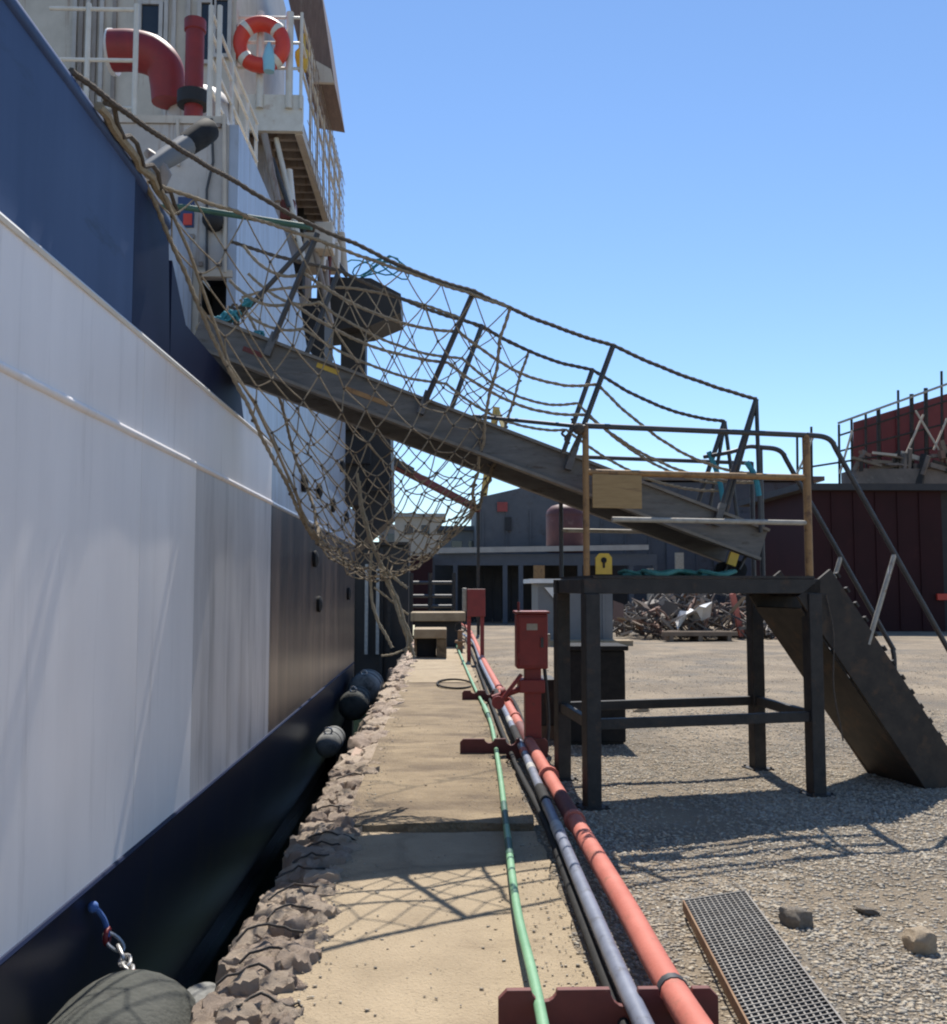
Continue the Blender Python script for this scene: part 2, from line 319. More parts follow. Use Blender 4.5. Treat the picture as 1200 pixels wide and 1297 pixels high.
quay = MB().box(-.93, -.60, -25, 70, -4, -.16).build('quay', M['wall_dark'], origin=(0,0,0), kind='structure')
MB().box(-.86, -.60, -4, 34, -.157, -.03).build('edge_bedding', M['coping'], quay)
def slab(y0, y1, z, m, xr, seed, x0=-.62):
    rr = random.Random(seed); n = max(2, int((y1-y0)/.12)); mb = MB(); vs = []
    mcols = 12
    for j in range(n+1):
        y = y0+(y1-y0)*j/n; xe = xr(y)+.06*noise.noise(V((y*2.1, seed, 0)))+.03*noise.noise(V((y*8, seed, 3)))
        for i in range(mcols+1):
            x = x0+(xe-x0)*i/mcols
            e = .05*noise.noise(V((x*3.5, seed*3.3, 1)))+.022*noise.noise(V((x*15, seed*1.3, 4)))
            yy = y+(e if j in (0, n) else 0)
            vs.append((x, yy, z+.005*noise.noise(V((x*3, y*3, seed)))+.002*noise.noise(V((x*14, y*14, seed)))))
    fs = [(j*(mcols+1)+i, j*(mcols+1)+i+1, (j+1)*(mcols+1)+i+1, (j+1)*(mcols+1)+i) for j in range(n) for i in range(mcols)]
    mb.add(vs, fs)
    # skirt: front, right edges down
    ring = [i for i in range(mcols+1)]+[(j+1)*(mcols+1)-1 for j in range(1, n+1)]+[n*(mcols+1)+i for i in range(mcols-1, -1, -1)]+[j*(mcols+1) for j in range(n-1, 0, -1)]
    base = len(mb.v); mb.v += [(vs[i][0], vs[i][1], -.25) for i in ring]
    for k in range(len(ring)):
        a, b2 = ring[k], ring[(k+1) % len(ring)]
        mb.f.append((a, b2, base+(k+1) % len(ring), base+k))
    return mb.build('concrete_slab', m, quay, smooth=True)
slab(-4, 6.55, .006, M['concrete'], lambda y: .60, 1)
slab(6.62, 11.2, .042, M['concrete_dirty'], lambda y: .60-.01*(y-6.6), 2)
slab(11.24, 16.4, .036, M['concrete_dirty'], lambda y: .58, 3)
slab(16.45, 23.0, .040, M['concrete'], lambda y: .58, 4)
slab(23.04, 34, .034, M['concrete'], lambda y: .6, 5)

def rough_block(seed, cuts=3, amp=.16, sharp=True, rnd=.38):
    bm = bmesh.new(); bmesh.ops.create_cube(bm, size=1)
    bmesh.ops.subdivide_edges(bm, edges=bm.edges[:], cuts=cuts, use_grid_fill=True)
    for v in bm.verts:
        p = v.co.copy(); q = p*2; r = max(abs(q.x), abs(q.y), abs(q.z))
        l = q.length; rd = q/l*r*.5
        p = p.lerp(rd, rnd)
        nz = noise.noise_vector(p*2.3+V((seed*7.1, seed*3.3, 0))); n2 = noise.noise_vector(p*6+V((seed*2.1, 0, 5)))
        n3 = noise.noise_vector(p*13+V((seed*1.7, 3, 5))); v.co = p+nz*amp+n2*amp*.5+n3*amp*.42
    me = bpy.data.meshes.new('rough_block'); bm.to_mesh(me); bm.free()
    me.polygons.foreach_set('use_smooth', [True]*len(me.polygons))
    if sharp: me.set_sharp_from_angle(angle=math.radians(48))
    return me
cop = []
for k in range(10):
    me = rough_block(k, 6, .13, True, .42); me.materials.append(M['coping']); cop.append(me)
y = 2.5; k = 0
while y < 24:
    L_ = random.uniform(.075, .125) if y < 9 else random.uniform(.24, .34)
    cols_ = random.choice([2, 3, 3]) if y < 9 else 2
    for row in range(cols_):
        o = bpy.data.objects.new('coping_stone', cop[random.randrange(10)]); COL.objects.link(o); o.parent = quay; k += 1
        wd = .36/cols_*random.uniform(1.05, 1.45)
        xc = -.88+.34*(row+.5)/cols_+random.uniform(-.03, .03)
        o.location = (xc, y+L_/2+random.uniform(-.045, .045), -.085+random.uniform(-.03, .02)-(.03 if row == 0 else 0))
        o.scale = (wd, L_*random.uniform(1.15, 1.6), random.uniform(.20, .29)); o.rotation_euler = (random.uniform(-.2, .2), random.uniform(-.2, .25), random.uniform(-.5, .5))
    y += L_*.98
# bent rusty bars arching over the broken edge
for (yb, x0, x1, hh) in [(3.55,-.84,-.56,.08),(3.78,-.8,-.53,.07),(4.05,-.86,-.58,.09),(4.3,-.82,-.54,.08),(4.55,-.88,-.57,.10),(4.85,-.8,-.56,.08),(5.1,-.84,-.55,.09),(5.45,-.86,-.58,.08),(5.75,-.82,-.56,.08),(6.1,-.8,-.55,.07),(6.35,-.82,-.52,.08),(7.1,-.85,-.6,.07),(8.2,-.84,-.58,.07)]:
    tw = random.uniform(-.12, .22)
    pts = []
    for i in range(9):
        t = i/8; pts.append((x0+(x1-x0)*t, yb+tw*t+.03*math.sin(9*t+yb), .005+hh*.75*math.sin(math.pi*min(1, t*.93+.1))**.7+.015*noise.noise(V((t*5, yb, 0)))))
    pts.append((x1+.035, yb+tw-.05, -.012)); pts.append((x1+.03, yb+tw-.12, -.03))
    MB().tube([V(p)+V((.012*noise.noise(V((i*.9, yb, 1))), .03*noise.noise(V((i*.7, yb, 5))), .015*noise.noise(V((i*.8, yb, 9))))) for i, p in enumerate(pts)], .0058, 6).build('rebar_hoop', M['stairsteel'], quay, smooth=True)

# gravel: loose stones in one object
def stones(n, xr, yr, s0, s1, zf, seed, dens=None):
    rng = np.random.default_rng(seed)
    base = np.array([(1,0,0),(-1,0,0),(0,1,0),(0,-1,0),(0,0,1),(0,0,-1)], float)
    fb = [(0,2,4),(2,1,4),(1,3,4),(3,0,4),(2,0,5),(1,2,5),(3,1,5),(0,3,5)]
    xs_ = []; ys_ = []
    while len(xs_) < n:
        x = rng.uniform(*xr); y = yr[0]+(yr[1]-yr[0])*rng.random()**1.5
        if dens and rng.random() > dens(x, y): continue
        xs_.append(x); ys_.append(y)
    vs = np.zeros((n, 6, 3)); 
    for i in range(n):
        s = s0+(s1-s0)*rng.random()**3
        jit = base*(1+rng.uniform(-.35, .35, (6, 1)))+rng.uniform(-.25, .25, (6, 3))
        sc = np.array([s*rng.uniform(.8, 1.4), s*rng.uniform(.8, 1.4), s*rng.uniform(.35, .65)])
        a = rng.uniform(0, 6.28); c, d = math.cos(a), math.sin(a)
        p = jit*sc; q = p.copy(); q[:, 0] = p[:, 0]*c-p[:, 1]*d; q[:, 1] = p[:, 0]*d+p[:, 1]*c
        vs[i] = q+np.array([xs_[i], ys_[i], zf(xs_[i], ys_[i])+s*.08])
    fs = (np.array(fb)[None]+6*np.arange(n)[:, None, None]).reshape(-1, 3)
    return vs.reshape(-1, 3), fs
vs1, fs1 = stones(82000, (.5, 7), (2.9, 13), .0055, .018, gh, 3, lambda x, y: max(0, min(1, .25+.9*noise.noise(V((x*.9, y*.9, 2)))+.55))*(1 if x > .72 else .45)*(1 if x < y*.62 else 0)*max(.12, min(1, (12.5-y)/5)))
vs2, fs2 = stones(15000, (.5, 13), (9.0, 24), .006, .022, gh, 5, lambda x, y: .5+.5*noise.noise(V((x*.7, y*.7, 2))))
vs3, fs3 = stones(2600, (-.56, .6), (3.0, 12), .002, .010, lambda x, y: .010 if y < 6.6 else .044, 9, lambda x, y: .07+max(0, (x-.22)/.4)**1.6+max(0, (-.40-x)/.16)*.8)
vv = np.vstack([vs1, vs2, vs3]); ff = np.vstack([fs1, fs2+len(vs1), fs3+len(vs1)+len(vs2)])
me = bpy.data.meshes.new('gravel'); me.vertices.add(len(vv)); me.vertices.foreach_set('co', vv.ravel())
me.loops.add(ff.size); me.loops.foreach_set('vertex_index', ff.ravel().astype(np.int32)); me.polygons.add(len(ff))
me.polygons.foreach_set('loop_start', np.arange(0, ff.size, 3, dtype=np.int32))
me.update(calc_edges=True); me.materials.append(M['gravel'])
go = bpy.data.objects.new('gravel', me); COL.objects.link(go); tag(go, 'loose grey and tan gravel spread over the yard right of the pipes', 'gravel', kind='stuff')

# ------------------------------------------------------------------ ship alongside
HX = -1.6
ship = thing('ship', (-4, 7, -1.7), 'white and blue ship moored along the quay on the left', 'ship')
def hullgrid(y0, y1, z0, z1, xf, ny, nz_, amp=.006):
    mb = MB(); vs = []
    for j in range(nz_+1):
        z = z0+(z1-z0)*j/nz_
        for i in range(ny+1):
            y_ = y0+(y1-y0)*i/ny
            d = amp*(noise.noise(V((y_*1.1, z*1.1, 4)))+.6*noise.noise(V((y_*2.7, z*2.1, 9))))
            e = 0 if j in (0, nz_) or i in (0, ny) else d
            vs.append((xf(z)+e, y_, z))
    fs = [(j*(ny+1)+i, j*(ny+1)+i+1, (j+1)*(ny+1)+i+1, (j+1)*(ny+1)+i) for j in range(nz_) for i in range(ny)]
    mb.add(vs, fs); n = len(vs)
    # inner skin so the plating has thickness
    mb.add([(HX-.5, y0, z0), (HX-.5, y1, z0), (HX-.5, y1, z1), (HX-.5, y0, z1)], [(0,3,2,1)])
    c = [0, ny, (nz_+1)*(ny+1)-1, nz_*(ny+1)]
    mb.f += [(c[0], c[3], n+3, n), (c[1], n+1, n+2, c[2])]
    mb.f += [tuple([nz_*(ny+1)+i for i in range(ny+1)]+[n+2, n+3])]
    mb.f += [tuple([n, n+1]+[i for i in range(ny, -1, -1)])]
    return mb
def P(mb, name, m, parent=ship, **k): return mb.build(name, m, parent, **k)
flat = lambda z: HX
P(hullgrid(-6, 5.40, .2, 2.88, flat, 60, 20), 'hull_plating', M['hullwhite'], smooth=True, label='long white painted hull side')
P(hullgrid(5.405, 9.5, 2.335, 2.88, flat, 30, 6), 'hull_plating', M['hullwhite'], smooth=True, label='white hull strip above the rub rail')
P(hullgrid(6.6, 9.5, .2, 2.33, flat, 30, 16), 'hull_plating', M['hullstreaked'], smooth=True, label='grey streaked hull side below the gangway')
P(hullgrid(5.405, 6.595, .2, 2.33, flat, 10, 16), 'hull_plating', M['hullwhite'], smooth=True)
P(hullgrid(9.505, 18.6, .2, 2.33, flat, 40, 14), 'hull_plating', M['hullblack'], smooth=True, label='black hull side towards the stern with warm reflections painted as streaks')
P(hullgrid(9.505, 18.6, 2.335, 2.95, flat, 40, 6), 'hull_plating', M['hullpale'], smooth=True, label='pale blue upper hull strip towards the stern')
low = lambda z: HX-.012-max(0, .2-z)*.06-max(0, -.3-z)**2*.25
P(hullgrid(-6, 18.6, -2.6, .196, low, 80, 16), 'boot_top', M['boot'], smooth=True, label='dark navy lower hull')
mb = MB().tube([(HX+.004, -6, .2), (HX+.004, 18.55, .2)], .014, 6); P(mb, 'hull_seam', M['hullnavy'])
mb = MB().tube([(HX-.004, -6, 2.35), (HX-.004, 9.49, 2.35)], .022, 8); P(mb, 'rub_rail', M['hullwhite'], smooth=True)
mb = MB().tube([(HX-.004, 9.51, 2.345), (HX-.004, 18.6, 2.345)], .022, 8); P(mb, 'rub_rail', M['hullpale'], smooth=True)
mb = MB().tube([(HX+.002, -6, 2.886), (HX+.002, 9.49, 2.886)], .016, 6); P(mb, 'sheer_strip', M['whitepaint'], smooth=True)
# bulwark
P(hullgrid(-6, 5.18, 2.90, 3.70, lambda z: HX-.004, 40, 8, .012), 'bulwark', M['hullblue'], smooth=True)
P(MB().tube([(HX-.03, -6, 3.72), (HX-.03, 5.2, 3.72), (HX-.05, 5.9, 3.70)], .045, 10), 'bulwark_rail', M['hullblue'], smooth=True)
be = MB().prism([(HX-.006, 5.185, 2.90), (HX-.010, 5.945, 2.90), (HX-.010, 5.86, 3.66), (HX-.006, 5.185, 3.69)], (-.14, 0, 0))
P(be, 'bulwark_end', M['hullnavy'], bevel=.01, label='dark navy end panel of the bulwark')
P(MB().prism([(HX-.012, 5.95, 2.90), (HX-.012, 8.2, 2.90), (HX-.012, 8.0, 3.14), (HX-.012, 6.3, 3.2), (HX-.012, 5.95, 3.5)], (-.15, 0, 0)), 'sheer_strake', M['hullnavy'])
P(MB().box(-7.5, HX-.22, -6, 18.5, 2.80, 2.9), 'deck', M['housebrown'])
P(MB().box(-7.5, HX-.55, -6, 18.5, -2.4, 2.78), 'inner_hull', M['dark'])
for (px, py) in [(383,612),(402,622),(420,640),(437,655),(397,708),(402,765),(440,752),(432,590)]:
    p = ax(px, py, HX); P(MB().lathe([(.0, 0), (.1, .0), (.11, .05), (.05, .075), (.001, .08)], p-V((.01,0,0)), (1,0,0), 12), 'hull_fitting', M['black'], smooth=True)

# forward house: front wall with a door opening, side wall, roof
FY = 8.6; SX = -1.78; TZ = 5.58
hs = MB().box(-3.4, -2.09, FY, FY+.08, 2.9, TZ).box(-2.09, -1.81, FY, FY+.08, 4.22, TZ).box(-1.81, SX-.082, FY, FY+.08, 2.9, TZ)
house = P(hs, 'deckhouse', M['housewhite'])
sw = [(SX, FY-.002, 2.96), (SX, 18.5, 2.96), (SX, 18.5, 4.85), (SX, 13.1, 4.72), (SX, 11.9, 5.40), (SX, 11.2, 5.55), (SX, FY-.002, TZ+.002)]
P(MB().prism(sw, (-.08, 0, 0)), 'side_wall', M['hullpale'], house)
P(MB().box(-3.4, SX-.1, FY-.02, 11.2, TZ+.004, TZ+.07), 'roof', M['housebeige'], house)
P(MB().box(-2.12, -1.87, FY+.5, FY+.55, 2.9, 4.4).box(-2.12, -1.87, FY+.09, FY+.5, 4.3, 4.4).box(-2.12, -2.095, FY+.09, FY+.5, 2.9, 4.22), 'doorway', M['dark'], house)  # near-black lining, the shade inside the door put into its colour
P(MB().box(-2.14, -2.09, FY-.03, FY-.002, 2.95, 4.28).box(-2.088, -1.81, FY-.03, FY-.002, 4.222, 4.28), 'door_frame', M['housebeige'], house)
P(MB().box(-2.36, -2.12, 7.95, 8.45, 2.9, 4.52), 'locker', M['hullpale'], bevel=.01)
p = at(272, 282, FY); P(MB().lathe([(.001, 0), (.085, 0), (.09, .1), (.05, .14), (.001, .15)], p+V((0,.01,0)), (0,-1,0), 14), 'bulkhead_lamp', M['dark'], house, smooth=True)
p = at(236, 264, FY); P(MB().box(p.x-.07, p.x+.07, FY-.012, FY-.002, p.z-.17, p.z+.1), 'notice_plate', M['hullblue'], house)
p = at(239, 270, FY); P(MB().box(p.x-.04, p.x+.035, FY-.022, FY-.014, p.z-.11, p.z-.01), 'notice_plate', M['orange'], house, label='small orange notice on a blue plate')
for (pts_, r_, m_) in (([(268,150),(270,205),(262,240),(262,345)], .012, 'rail_dark'), ([(284,145),(285,345)], .018, 'housebeige'), ([(225,150),(226,210)], .015, 'housebeige')):
    P(MB().tube([at(px, py, FY-.03) for px, py in pts_], r_, 7), 'wall_pipe', M[m_], house, smooth=True)
for px, py in ((255,160),(255,335),(278,160),(278,335),(244,300),(244,330)):
    q = at(px, py, FY); P(MB().box(q.x-.018, q.x+.018, FY-.03, FY-.003, q.z-.018, q.z+.018), 'bracket', M['housebrown'], house)
# grey roller with black end beside the bulwark
a, b_ = at(184, 217, 6.9), at(236, 184, 7.25); c_ = at(264, 164, 7.45)
P(MB().tube([a, a.lerp(b_, .5), b_], [.055, .072, .08], 14), 'vent_pipe', M['kiosk'], smooth=True)
dd = (c_-b_).normalized()
P(MB().tube([b_, b_.lerp(c_, .55), c_, c_+dd*.03, c_+dd*.045], [.082, .092, .09, .07, .02], 16), 'vent_cap', M['black'], smooth=True)
P(MB().tube([at(186,192,7.0), at(200,206,7.0), at(209,222,7.0), at(204,238,7.0)], [.03,.055,.05,.03], 8), 'pipe_bracket', M['housebrown'], smooth=True)

# gear on the house roof: rails, red bollard post, red cowl, white drum
RZ = TZ+.07
def stan(px, Y, z0, z1, r=.024, m='railwhite', nm='rail_post'):
    p = at(px, 100, Y); return P(MB().tube([(p.x, Y, z0), (p.x, Y, z1)], r, 8), nm, M[m], smooth=True)
for px in (110, 171, 266, 277): stan(px, 8.75, RZ, RZ+1.1)
for (z_, xa, xb) in ((RZ+.14, 60, 171), (RZ+.58, 60, 171), (RZ+1.05, 60, 171)):
    A = at(xa, 100, 8.75); B = at(xb, 100, 8.75)
    P(MB().tube([(A.x, 8.75, z_), (B.x, 8.75, z_)], .018, 8), 'guard_rail', M['railwhite'], smooth=True)
for z_ in (RZ+.35, RZ+.62, RZ+.86, RZ+1.05):
    A = at(266, 100, 8.75)
    P(MB().tube([(A.x, 8.75, z_), (A.x+.02, 10.9, z_-.02)], .018, 8), 'guard_rail', M['railwhite'], smooth=True)
for Y in (9.6, 10.4, 10.9):
    A = at(266, 100, 8.75); P(MB().tube([(A.x+.01, Y, RZ-.1), (A.x+.01, Y, RZ+1.04)], .02, 8), 'rail_post', M['railwhite'], smooth=True)
p = at(246, 100, 9.1)
P(MB().lathe([(.085, 0), (.085, .34), (.14, .34), (.14, .46), (.085, .47), (.085, 1.05), (.1, 1.06), (.1, 1.16), (.001, 1.17)], (p.x, 9.1, RZ), (0,0,1), 16), 'mooring_post', M['red'], smooth=True)
P(MB().lathe([(.142, .335), (.15, .34), (.15, .46), (.142, .465)], (p.x, 9.1, RZ), (0,0,1), 16), 'post_flange', M['dark'], smooth=True)
# red cowl: a wide elbow bending down
pts = [at(142, 64, 9.4), at(168, 64, 9.4), at(192, 70, 9.4), at(208, 84, 9.4), at(212, 104, 9.4), at(213, 130, 9.4)]
P(MB().tube(spline(pts, 4), [.19]*9+[.185-.003*i for i in range(12)], 18), 'cowl_vent', M['red'], smooth=True)
q = at(140, 66, 9.6); P(MB().tube([q, q+V((.05, 0, 0))], .215, 18), 'cowl_rim', M['whitepaint'], smooth=True)
p = at(248, 135, 9.5); P(MB().lathe([(.33, 0), (.33, .48), (.31, .62), (.24, .74), (.12, .80), (.001, .81)], (p.x, 9.7, RZ), (0,0,1), 20), 'winch_drum', M['housewhite'], smooth=True)
# after house with windows and strips
AY = 12.8
A = at(20, 0, AY); B = at(300, 0, AY)
after = P(MB().box(A.x-1.5, B.x, AY, AY+4, 2.9, 11.5), 'after_house', M['housebeige'])
for (xa, xb, ya, yb) in [(180,203,8,46),(255,268,6,78),(274,290,2,70),(190,210,-60,-12)]:
    p, q = at(xa, yb, AY), at(xb, ya, AY)
    w_ = P(MB().box(p.x, q.x, AY-.03, AY+.01, p.z, q.z), 'window', M['glass'], after)
    fr = MB()
    for (x0_, x1_, z0_, z1_) in ((p.x-.05, p.x, p.z-.05, q.z+.05), (q.x, q.x+.05, p.z-.05, q.z+.05), (p.x, q.x, p.z-.05, p.z), (p.x, q.x, q.z, q.z+.05)): fr.box(x0_, x1_, AY-.06, AY-.004, z0_, z1_)
    P(fr, 'frame', M['housewhite'], w_)
for px in (97, 105, 114, 122, 131, 147, 212, 222, 240):
    p = at(px, 0, AY); P(MB().box(p.x-.025, p.x+.025, AY-.05, AY-.003, 5.6, 11.4), 'wall_rib', M['housebrown' if px in (105,122,147) else 'housewhite'], after)
# side deck overhang with railing, bridge wing
d0, d1 = at(330, 165, 13.0), at(382, 120, 13.0)
P(MB().box(-2.7, d1.x+.02, 13.0, 13.08, d0.z, d1.z), 'deck_fascia', M['railwhite'])
walk = P(MB().box(-3.0, d1.x, 13.085, 18.2, d0.z+.12, d0.z+.2), 'overhang_deck', M['housebrown'])
for i in range(16):
    yy = 13.3+i*.3; P(MB().box(-2.35, d1.x-.1, yy, yy+.07, d0.z+.02, d0.z+.118), 'deck_beam', M['housebrown'], walk)
P(MB().box(d1.x-.09, d1.x+.01, 13.085, 18.2, d0.z-.02, d0.z+.117), 'edge_beam', M['housebeige'], walk)
P(MB().box(-2.45, -2.36, 13.085, 18.2, d0.z-.02, d0.z+.117), 'edge_beam', M['housebrown'], walk)
zt = d1.z
for z_ in (zt+.35, zt+.7, zt+1.05):
    P(MB().tube([(-3.0, 12.98, z_), (d1.x, 12.98, z_), (d1.x, 18.2, z_)], .022, 8), 'guard_rail', M['railwhite'], smooth=True)
for (px, w) in ((300, .022), (330, .05), (367, .05), (382, .022)):
    p = at(px, 60, 12.98); P(MB().tube([(p.x, 12.98, zt-.2), (p.x, 12.98, zt+1.12)], w, 8), 'rail_post', M['railwhite'], smooth=True)
for i in range(6):
    yy = 13.9+i*.8; P(MB().tube([(d1.x, yy, zt-.4), (d1.x, yy, zt+1.05)], .02, 6), 'rail_post', M['railwhite'], smooth=True)
# rope mesh panel hung outside the overhang rail
nm_ = MB()
for i in range(18): nm_.tube([(d1.x+.06, 13.1+i*.28, zt+1.0), (d1.x+.08, 13.4+i*.28, d0.z-.3)], .005, 4)
for k in range(7): nm_.tube([(d1.x+.07, 13.1, zt+.9-k*.3), (d1.x+.07, 18.2, zt+.9-k*.2)], .005, 4)
P(nm_, 'rail_netting', M['housebrown'], kind='stuff')
wq = [at(360, -25, 14.4), at(388, 100, 14.4), at(424, 106, 14.4), at(405, -25, 14.4)]
P(MB().prism(wq, (0, 1.6, 0)), 'bridge_wing', M['wingbrown'])
wq = [at(392, 74, 14.38), at(392, 106, 14.38), at(424, 107, 14.38), at(420, 90, 14.38)]
P(MB().prism(wq, (0, -.06, 0)), 'wing_fascia', M['housebeige'])
p = at(383, 72, 13.4); P(MB().lathe([(.001, -.2), (.06, -.2), (.1, -.02), (.1, .06), (.05, .12), (.04, .32), (.001, .33)], p, (0,0,1), 12), 'deck_light', M['yellow_sign'], smooth=True)
# wall under the overhang, stern structures
P(MB().box(-3.2, -2.42, 13.4, 18.4, 2.9, d0.z+.1), 'after_side_wall', M['housebrown'])
for (pa, pb, Y, r, m) in [((350,175),(385,330),13.2,.035,'railwhite'),((366,215),(374,300),13.6,.05,'whitepaint'),((335,170),(352,255),12.9,.045,'housebrown'),((412,330),(416,420),15.5,.05,'housebrown'),((432,295),(436,345),17,.07,'housebeige'),((395,300),(420,410),14.2,.04,'housebrown'),((345,200),(366,262),13.1,.03,'rail_dark'),((405,300),(440,350),16.5,.04,'rail_dark'),((420,300),(412,400),15.8,.035,'plate_red')]:
    P(MB().tube([at(*pa, Y), at(*pb, Y)], r, 8), 'support_stanchion', M[m], smooth=True)
p0, p1 = at(372, 462, 14.6), at(413, 388, 14.6)
P(MB().box(p0.x, p1.x, 14.45, 15.6, p0.z, p1.z), 'opening_shade', M['dark'])  # solid near-black box painting the shade inside an opening
p0, p1 = at(428, 415, 18.4), at(508, 352, 18.4)
pl = [at(402,350,18.4), at(470,352,18.4), at(508,372,18.4), at(508,396,18.4), at(470,412,18.4), at(400,420,18.4)]
P(MB().prism(pl, (0, 1.2, 0)), 'stern_platform', M['caisson'])
lp = MB()
for k in range(6):
    c = at(455+11*k, 350-4*(k % 2), 18.5); lp.tube([c+V((.28*math.cos(t*.52), .1*math.sin(t), .14+.17*math.sin(t*.52+k))) for t in range(12)], .015, 5, closed=True)
P(lp, 'mooring_coil', M['rope_teal'])
P(MB().prism([at(432,418,18.8), at(463,418,18.8), at(462,640,18.8), at(430,640,18.8)], (0,.5,0)), 'stern_post', M['caisson'])
P(MB().prism([at(446,500,19.0), at(494,505,19.0), at(497,655,19.0), at(446,700,19.0)], (0,1.2,0)), 'stern_frame', M['caisson'])
for (xa, xb, ya, yb) in [(430,458,520,545),(436,470,560,588),(470,494,600,622)]:
    p, q = at(xa, yb, 18.7), at(xb, ya, 18.7); P(MB().box(p.x, q.x, 18.55, 18.75, p.z, q.z), 'stern_bracket', M['dark'])
P(MB().box(-7.5, HX-.02, 18.62, 18.9, -2.5, 2.95), 'transom', M['hullblack'])

rj = random.Random(8)
for k in range(14):
    px = rj.uniform(352, 425); py = rj.uniform(225, 400); Y = rj.uniform(13.6, 17.5); p = at(px, py, Y); w_ = rj.uniform(.08, .22)
    if p.x > -1.62: p.x = -1.7
    P(MB().box(p.x-w_, p.x+w_*.6, Y-w_, Y+w_, p.z-w_*rj.uniform(.8, 2), p.z+w_), 'deck_gear', M[rj.choice(['housebrown', 'rail_dark', 'housebeige', 'plate_red', 'dark'])], bevel=.02)

# lifebuoy hung on the upper rail
lb = at(331, 56, 12.86); tlb = thing('lifebuoy', lb, 'orange lifebuoy with pale bands hung on the upper white deck rail', 'lifebuoy')
R_, r_ = .285, .1
MB().tube([lb+V((R_*math.cos(i*math.pi/16), 0, R_*math.sin(i*math.pi/16))) for i in range(32)], r_, 10, closed=True).build('ring', M['orange'], tlb, smooth=True)
for a0 in (.6, 2.2, 3.8, 5.3):
    MB().tube([lb+V((R_*math.cos(a0+i*.08), 0, R_*math.sin(a0+i*.08))) for i in range(4)], r_+.006, 10).build('band', M['railwhite'], tlb, smooth=True)
p = at(341, 72, 12.8); lt = MB().lathe([(.001,-.2),(.07,-.2),(.09,-.02),(.06,.1),(.02,.2),(.001,.21)], p, (0,0,1), 12)
tag(lt.build('buoy_light', M['cyan'], smooth=True), 'pale blue float light hanging inside the orange lifebuoy', 'float light')

# fenders between ship and quay
def fender(name, c, R, L, m, label, banded=True):
    mb = MB(); prof = [(.001, 0), (R*.45, .0), (R*.8, .035), (R*.96, .10), (R, .2), (R, L-.2), (R*.96, L-.1), (R*.8, L-.035), (R*.45, L), (.001, L)]
    t = thing(name, (c[0], c[1]+L/2, c[2]-R), label, 'fender', 'rubber fenders between hull and quay')
    mb.lathe(prof, c, (0, 1, 0), 28).build('body', m, t, smooth=True)
    for k in ((.3, .7) if banded else ()):
        MB().lathe([(R*1.001, -.03), (R*1.02, -.025), (R*1.02, .025), (R*1.001, .03)], (c[0], c[1]+L*k, c[2]), (0,1,0), 28).build('band', M['black'], t, smooth=True)
    if banded: MB().tube([(c[0]+.05*math.cos(i*.785), c[1]+.14, c[2]+R+.02+.04*math.sin(i*.785)) for i in range(8)], .012, 6, closed=True).build('lifting_eye', M['chain'], t, smooth=True)
    return t
fender('fender', (-1.27, 3.72, -.345), .33, .75, M['fender'], 'big grey green rubber fender hung by a chain at the front', False)
fender('fender', (-1.03, 4.16, -.27), .115, .5, M['fenderpale'], 'small grey fender just behind the big chained fender', False)
fender('fender', (-1.36, 12.2, -.33), .15, .9, M['fenderpale'], 'pale grey fender low in the gap near the middle of the quay')
fender('fender', (-1.36, 15.6, -.25), .23, 1.1, M['fender'], 'dark fender in the gap between two pale fenders')
fender('fender', (-1.30, 17.0, -.16), .28, 1.3, M['fenderpale'], 'farthest pale topped fender near the dark stern')

# chain, shackle and blue lashing
ch = thing('fender_chain', ax(150, 1200, -1.45), 'short galvanised chain on a blue rope holding the front fender', 'chain')
cp = spline([ax(136, 1186, -1.56), ax(150, 1200, -1.50), ax(160, 1222, -1.42), ax(168, 1240, -1.32)], 3)
dist = 0; prevp = cp[0]
tot = sum((cp[i+1]-cp[i]).length for i in range(len(cp)-1)); nl = 6
def along(s_):
    for i in range(len(cp)-1):
        l = (cp[i+1]-cp[i]).length
        if s_ <= l or i == len(cp)-2: return cp[i].lerp(cp[i+1], s_/l), (cp[i+1]-cp[i]).normalized()
        s_ -= l
for k in range(nl):
    c, t = along(tot*(k+.5)/nl); s1 = t.cross(V((0,1,0))).normalized(); s2 = t.cross(s1)
    sv = (s1+s2).normalized() if k % 2 else (s1-s2).normalized()
    a, b2 = tot/nl*.70, .026
    MB().tube([c+t*(a*math.cos(i*math.pi/8))+sv*(b2*math.sin(i*math.pi/8)) for i in range(16)], .009, 7, closed=True).build('chain_link', M['chain'], ch, smooth=True)
c = cp[0]; MB().tube([c+V((0, .03*math.cos(i*.7), .035*math.sin(i*.7))) for i in range(9)], .012, 7, closed=True).build('shackle', M['red'], ch, smooth=True)
c = cp[-1]; MB().tube([c+V((.028*math.cos(i*.7), 0, .03*math.sin(i*.7))) for i in range(9)], .011, 7, closed=True).build('shackle', M['red'], ch, smooth=True)
MB().tube(spline([ax(118, 1148, -1.595), ax(126, 1156, -1.58), ax(133, 1168, -1.57), ax(137, 1186, -1.56)], 4), .013, 7).build('lashing', M['blue_rope'], ch, smooth=True)
MB().sphere(ax(118, 1149, -1.59), .026, 8, 6).build('lashing_knot', M['blue_rope'], ch, smooth=True)

